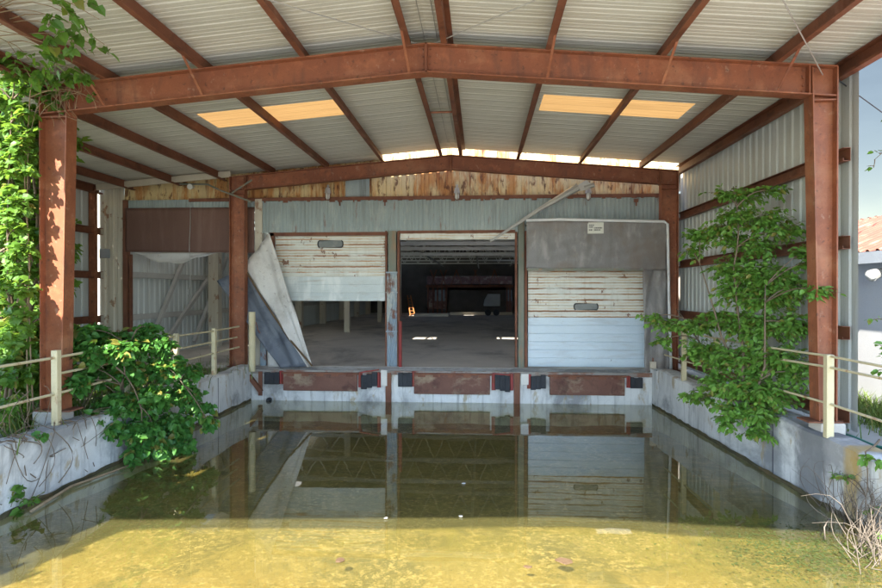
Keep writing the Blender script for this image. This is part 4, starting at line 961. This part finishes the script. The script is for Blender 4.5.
# trees on the left
def tree(name, x, y, h, rad, z0, nclump, nleaf, leaf, size, label, group=None, kind='oval', seed=0, trunk_r=.09):
    b0 = Vector((x, y, GZ-.05)); r = random.Random(seed); cl = []
    for k in range(nclump):
        v = r.random(); zz = z0 + (h-z0)*v; rr = rad*(.45 + .75*math.sin(math.pi*(.12+.8*v)))*math.sqrt(r.random()); an = r.uniform(0, 6.283)
        s = rad*(.22+.2*r.random())
        cl.append((Vector((x+rr*math.cos(an), y+rr*math.sin(an), zz)), (s, s, s*.85), int(nleaf*(.5+r.random()))))
    trk = [[b0, b0+Vector((r.uniform(-.2,.2),r.uniform(-.2,.2),h*.35)), b0+Vector((r.uniform(-.5,.5),r.uniform(-.5,.5),h*.85))]]
    for k in range(3): trk.append([b0+Vector((0,0,h*.2)), b0+Vector((r.uniform(-1,1)*rad*.4, r.uniform(-1,1)*rad*.4, h*.5)), b0+Vector((r.uniform(-1,1)*rad*.7, r.uniform(-1,1)*rad*.7, h*.8))])
    return plant(name, b0, trk, cl, leaf, size, label, 'tree', group, kind, 11, trunk_r)
tree('sunlit_tree', -6.95, 8.4, 5.4, .55, .8, 130, 120, 'leaf_bright', .12, 'bright sunlit tree just behind the leafy sapling at the left edge', None, 'oval', 3, .05)
tree('sunlit_tree', -8.1, 9.5, 5.2, .8, .8, 140, 140, 'leaf_bright', .13, 'yellow green tree behind the front left column under the roof edge', None, 'oval', 4, .06)
tree('sunlit_tree', -9.6, 11.3, 4.9, .8, .9, 90, 120, 'leaf_bright', .14, 'tree farther back on the left beside the grey side wall', None, 'oval', 5)
tree('sunlit_tree', -6.75, 5.7, 4.4, .6, 1.6, 45, 150, 'leaf_bright', .14, 'slim leafy tree on the left bank nearest to the column', None, 'oval', 6, .05)
tree('sunlit_tree', -6.8, 4.5, 5.3, .75, 1.6, 80, 150, 'leaf_bright', .14, 'dense tree on the left bank in the middle of the row beside the ramp', None, 'oval', 9, .06)
tree('sunlit_tree', -6.8, 3.0, 5.6, .8, 1.5, 90, 150, 'leaf_bright', .15, 'taller tree on the left bank shading the near water', None, 'oval', 11, .06)
tree('sunlit_tree', -6.7, 1.4, 5.6, .9, 1.4, 90, 150, 'leaf_bright', .15, 'young tree on the left bank beside the ramp mouth', None, 'oval', 8, .05)
cl = []
for k, (px,py) in enumerate(((12,72),(30,88),(8,100),(26,112),(12,130),(34,140),(20,150),(6,165),(30,172),(16,190),(32,205),(8,215),(24,230),(34,250),(12,250),(22,272),(6,285),(32,290),(16,310),(34,325),(8,330),(24,345),(10,365),(30,372))):
    Yc = min(7.75, .95*2.9/max(.01,(291-py)/588)) if py < 150 else 7.75
    cl.append((at(px - (8 if py > 130 and px > 20 else 0),py,Y=Yc), (.22,.28,.22), 85))
for c_ in ((-6.75,7.9,5.35),(-6.7,8.3,4.9),(-6.95,7.2,5.6),(-6.6,8.5,5.3),(-6.55,8.0,4.6),(-6.45,8.5,5.3),(-6.38,8.8,5.0),(-6.6,8.0,5.65)): cl.append((Vector(c_), (.32,.32,.3), 130))  # extra leaf clumps added to keep sun off the left dock face
b0 = Vector((-6.75,7.9,GZ-.05))
plant('leafy_sapling', b0, [[b0, b0+Vector((.1,0,1.5)), b0+Vector((.15,-.1,3.2)), b0+Vector((.3,-.2,4.6))], [b0+Vector((-.1,.1,0)), b0+Vector((.2,0,1.2)), b0+Vector((.35,.1,2.4))]], cl, 'leaf_bright', .10, 'tall sunlit sapling pressed against the left side of the front left column', 'sapling', None, 'heart', 8, .025)
# undergrowth on the left bank
def weeds(name, pts, leaf, size, label, kind='oval', n=40, r=.25):
    b0 = Vector(pts[0]); cl = [(Vector(p)+Vector((0,0,r*.6)), (r, r, r*.7), n) for p in pts]
    return plant(name, b0, [[p, Vector(p)+Vector((.02,.02,r*.8))] for p in pts], cl, leaf, size, label, 'weeds', None, kind, 8, .008)
weeds('undergrowth', [(-6.25-1.2*rng.random(), 5.4+4.6*rng.random(), GZ+.05+.75*rng.random()) for k in range(44)], 'leaf_vine', .11, 'leafy undergrowth below the railing on the left bank', 'heart', 34, .32)
# right side: leafy strand hanging in, ivy by the dead branches, weeds by the shed
q0 = at(884,150,Y=6.6)
plant('hanging_branch', q0, [[q0+Vector((.9,.2,.8)), q0+Vector((.1,0,.1)), q0+Vector((-.1,0,-.1))]], [(at(878,153,Y=6.6),(.07,.06,.05),4),(at(873,168,Y=6.6),(.08,.06,.04),4),(q0+Vector((.5,.2,.3)),(.3,.2,.2),40),(at(886,120,Y=6.7),(.1,.1,.1),8)], 'leaf_tree', .09, 'slender leafy branch poking in at the right edge against the sky', 'branch', None, 'oval', 2, .010)
q0 = at(886,330,Y=7.2); q0.z = GZ
plant('hanging_branch', q0, [[q0, q0+Vector((0,0,1.2)), at(890,310,Y=7.2)]], [(at(872,320,Y=7.2),(.12,.1,.04),8),(at(880,345,Y=7.2),(.08,.1,.06),8),(at(877,372,Y=7.1),(.07,.1,.10),10),(at(893,360,Y=7.2),(.2,.2,.3),50)], 'leaf_tree', .10, 'thin leafy shoot in front of the white shed wall', 'shoot', None, 'oval', 3, .010)
q0 = at(872,470,X=4.36)
plant('ivy_strand', at(858,480,X=prx(6.7)-.05), [[at(880,440,X=4.5), at(866,452,X=prx(6.9)-.06), at(868,490,X=prx(6.6)-.08), at(866,520,X=prx(6.4)-.1)]],
      [(at(846,477,X=prx(7)-.05),(.12,.15,.05),22),(at(838,475,X=prx(7.1)-.05),(.08,.1,.04),12),(at(868,458,X=prx(6.7)-.05),(.14,.15,.07),26),(at(880,462,X=prx(6.5)),(.12,.12,.06),16),(at(878,540,X=prx(6.2)-.12),(.1,.1,.08),12),(at(870,512,X=prx(6.4)-.1),(.08,.1,.08),10)], 'leaf_tree', .075, 'ivy strand creeping over the right wall near the camera', 'ivy', None, 'oval', 4, .012)
# bleached dead branches
t = thing('dead_branches', at(868,550,Z=0), 'pile of bleached dead branches at the right wall by the water', 'branches')
mb = MB()
for k in range(95):
    base = at(868+rng.normal()*10, 540+rng.normal()*14, Z=.0); base.x = min(base.x, prx(base.y)-.05)
    top = base + Vector((.25*rng.normal()+.10, .25*rng.normal(), .25+.5*rng.random()))
    top.x = min(top.x, prx(top.y)-.02)
    mb.tube(curve(base, top, .12, 6, .28), [.005,.005,.004,.004,.003,.002,.0015], 4, False)
for (p, q, s) in ((at(830,548,Z=0),at(836,520,Z=.25),.5),):
    mb.tube([at(826,540,Z=.02),at(825,528,Z=.14),at(829,520,Z=.20),at(835,520,Z=.2),at(837,524,Z=.16)], .007, 5)
mb.tube(curve(at(848,518,Z=.12),at(884,548,Z=.2),.08,8,.2), .007, 6)
mb.build('stems', M['dead'], t, smooth=True)
# grass and weeds: uncountable
def grass(name, spots, n, h, mat):
    mb = MB()
    for k in range(n):
        cx2, cy2, rx_, ry_ = spots[int(rng.integers(len(spots)))]
        x, y = cx2+rng.normal()*rx_, cy2+rng.normal()*ry_
        hh = h*(.4+.9*rng.random()); a = rng.random()*6.283; w = .006+.006*rng.random(); lean = rng.normal(size=2)*hh*.4
        d = Vector((math.cos(a)*w, math.sin(a)*w, 0)); b0 = Vector((x, y, GZ-.06)); m_ = b0+Vector((lean[0]*.3, lean[1]*.3, hh*.6)); e = b0+Vector((lean[0], lean[1], hh))
        mb.add([b0-d, b0+d, m_+d*.7, m_-d*.7, e], [(0,1,2,3),(3,2,4)])
    return props(mb.build(name, mat), kind='stuff')
o = grass('grass', [(6.2,10.0,.35,.9),(6.0,8.6,.3,.4),(6.3,11.5,.25,.6),(6.0,7.6,.3,.4)], 4200, .26, M['grass']); props(o, 'tufts of weedy grass on the bank before the white shed', 'grass')
o = grass('grass', [(-7.0,9.5,.5,2.0),(-7.6,12,.7,1.0),(-6.6,6.5,.3,1.2)], 3500, .3, M['grass']); props(o, 'grass tufts on the shaded left bank', 'grass')
# water weed mat on the right: uncountable
mb = MB()
for k in range(1500):
    x = 3.5+rng.normal()*.5; y = 6.35+rng.normal()*.35
    if x > prx(y)-.05: continue
    a = rng.random()*6.283; L = .008+.02*rng.random(); w = .004+.012*rng.random()
    d = Vector((math.cos(a), math.sin(a), 0)); s_ = Vector((-d.y, d.x, 0)); c = Vector((x, y, .004+.006*rng.random()))
    mb.add([c-d*L, c+s_*w, c+d*L+Vector((0,0,.004)), c-s_*w], [(0,1,2,3)])
props(mb.build('water_weed', M['algae']), 'green weed mat floating near the dead branches', 'water weed', kind='stuff')
# floating bits
def floater(name, px, py, size, mat, label, cat, group, n=7):
    c = at(px, py, Z=.008); r = random.Random(px); mb = MB(); ph = r.uniform(0,6)
    poly = [c+Vector((size*(1+.35*r.uniform(-1,1))*math.cos(6.283*k/n+ph)*1.3, size*(1+.35*r.uniform(-1,1))*math.sin(6.283*k/n+ph), .004*r.random())) for k in range(n)]
    mb.prism(poly, (0,0,.008)); return props(mb.build(name, mat), label, cat, group)
floater('floating_leaf', 565, 562, .06, M['deadleaf'], 'brown curled leaf floating on the sunlit water, the largest of them', 'leaf', 'leaves floating on the water')
floater('floating_leaf', 340, 561, .045, M['deadleaf'], 'dark leaf floating on the sunlit water left of centre', 'leaf', 'leaves floating on the water')
floater('floating_leaf', 528, 568, .03, M['deadleaf'], 'small dark leaf close left of the largest brown leaf', 'leaf', 'leaves floating on the water')
for (px,py,s,l) in ((464,484,.02,'white scrap floating on the dark water below the middle door'),(461,517,.022,'white scrap floating right on the edge of the shadow'),(386,519,.018,'white scrap on the shadow edge left of centre')):
    floater('floating_scrap', px, py, s, M['foam'], l, 'scrap', 'scraps floating on the water')
# stick lying along the left waterline
props(MB().tube([at(30,512,Z=.03),at(70,487,Z=.04),at(112,472,Z=.03),at(128,466,Z=.05)], [.018,.02,.016,.01], 6).build('driftwood', M['twig'], smooth=True), 'long thin stick floating along the foot of the left wall', 'stick')

# ================================================================== CAMERA, LIGHT, WORLD
cam = bpy.data.cameras.new('camera'); co = bpy.data.objects.new('camera', cam); col.objects.link(co)
co.location = (0,0,CZ); cam.sensor_width = 36; cam.lens = 36*F/882
pitch = math.atan((VY-CY)/F)
co.rotation_euler = (math.pi/2 + pitch, 0, TH)
cam.clip_end = 3000; cam.clip_start = .05
sc.camera = co
SUN_H = Vector((.28, 1.03, -1.0))          # travel direction of the light
el = math.atan2(1.0, math.hypot(SUN_H.x, SUN_H.y))
sun = bpy.data.lights.new('sun', 'SUN'); so = bpy.data.objects.new('sun', sun); col.objects.link(so)
sun.energy = 4.0; sun.angle = R(.53); sun.color = (1.0,.94,.84)
so.rotation_euler = SUN_H.to_track_quat('-Z','Y').to_euler()
so.location = (-8,-12,20)
w = bpy.data.worlds.new('World'); sc.world = w; w.use_nodes = True
nt = w.node_tree; bg = nt.nodes['Background']; sky = nt.nodes.new('ShaderNodeTexSky'); sky.sky_type = 'NISHITA'
sky.sun_disc = False; sky.sun_elevation = el
sd = -SUN_H                                 # towards the sun
sky.sun_rotation = math.atan2(sd.x, sd.y)
sky.air_density = 1.0; sky.dust_density = .3; sky.ozone_density = 2.0
gw = G(nt)                                   # the northern sky, away from the sun, is deeper and greyer
tcw = gw.n('ShaderNodeTexCoord'); sxw = gw.n('ShaderNodeSeparateXYZ'); gw.l(tcw.outputs['Generated'], sxw.inputs[0])
nm = gw.mul(gw.ramp(sxw.outputs[1], .15, .55), gw.ramp(sxw.outputs[2], .75, .45))
cl = gw.mix(gw.ramp(gw.noise(gw.coord((1,1,3), 'Generated'), 2.5, 6, .6), .4, .7), (.165,.135,.105), (.205,.165,.125))
mm = gw.n('ShaderNodeMix', data_type='RGBA', blend_type='MULTIPLY'); gw.l(nm, mm.inputs[0]); gw.l(sky.outputs[0], mm.inputs[6]); gw.l(cl, mm.inputs[7])
nt.links.new(mm.outputs[2], bg.inputs[0]); bg.inputs[1].default_value = .15
sc.view_settings.view_transform = 'Standard'; sc.view_settings.look = 'None'; sc.view_settings.gamma = 1; sc.view_settings.use_curve_mapping = False
sc.view_settings.exposure = 2.75
sc.render.engine = 'CYCLES'
c = sc.cycles
c.use_denoising = True
try: c.denoiser = 'OPENIMAGEDENOISE'
except Exception: pass
c.max_bounces = 10; c.diffuse_bounces = 6; c.glossy_bounces = 5; c.transparent_max_bounces = 12; c.transmission_bounces = 5
c.caustics_reflective = True; c.caustics_refractive = False; c.blur_glossy = 1.0
c.sample_clamp_indirect = 8
c.use_adaptive_sampling = True; c.adaptive_threshold = .015
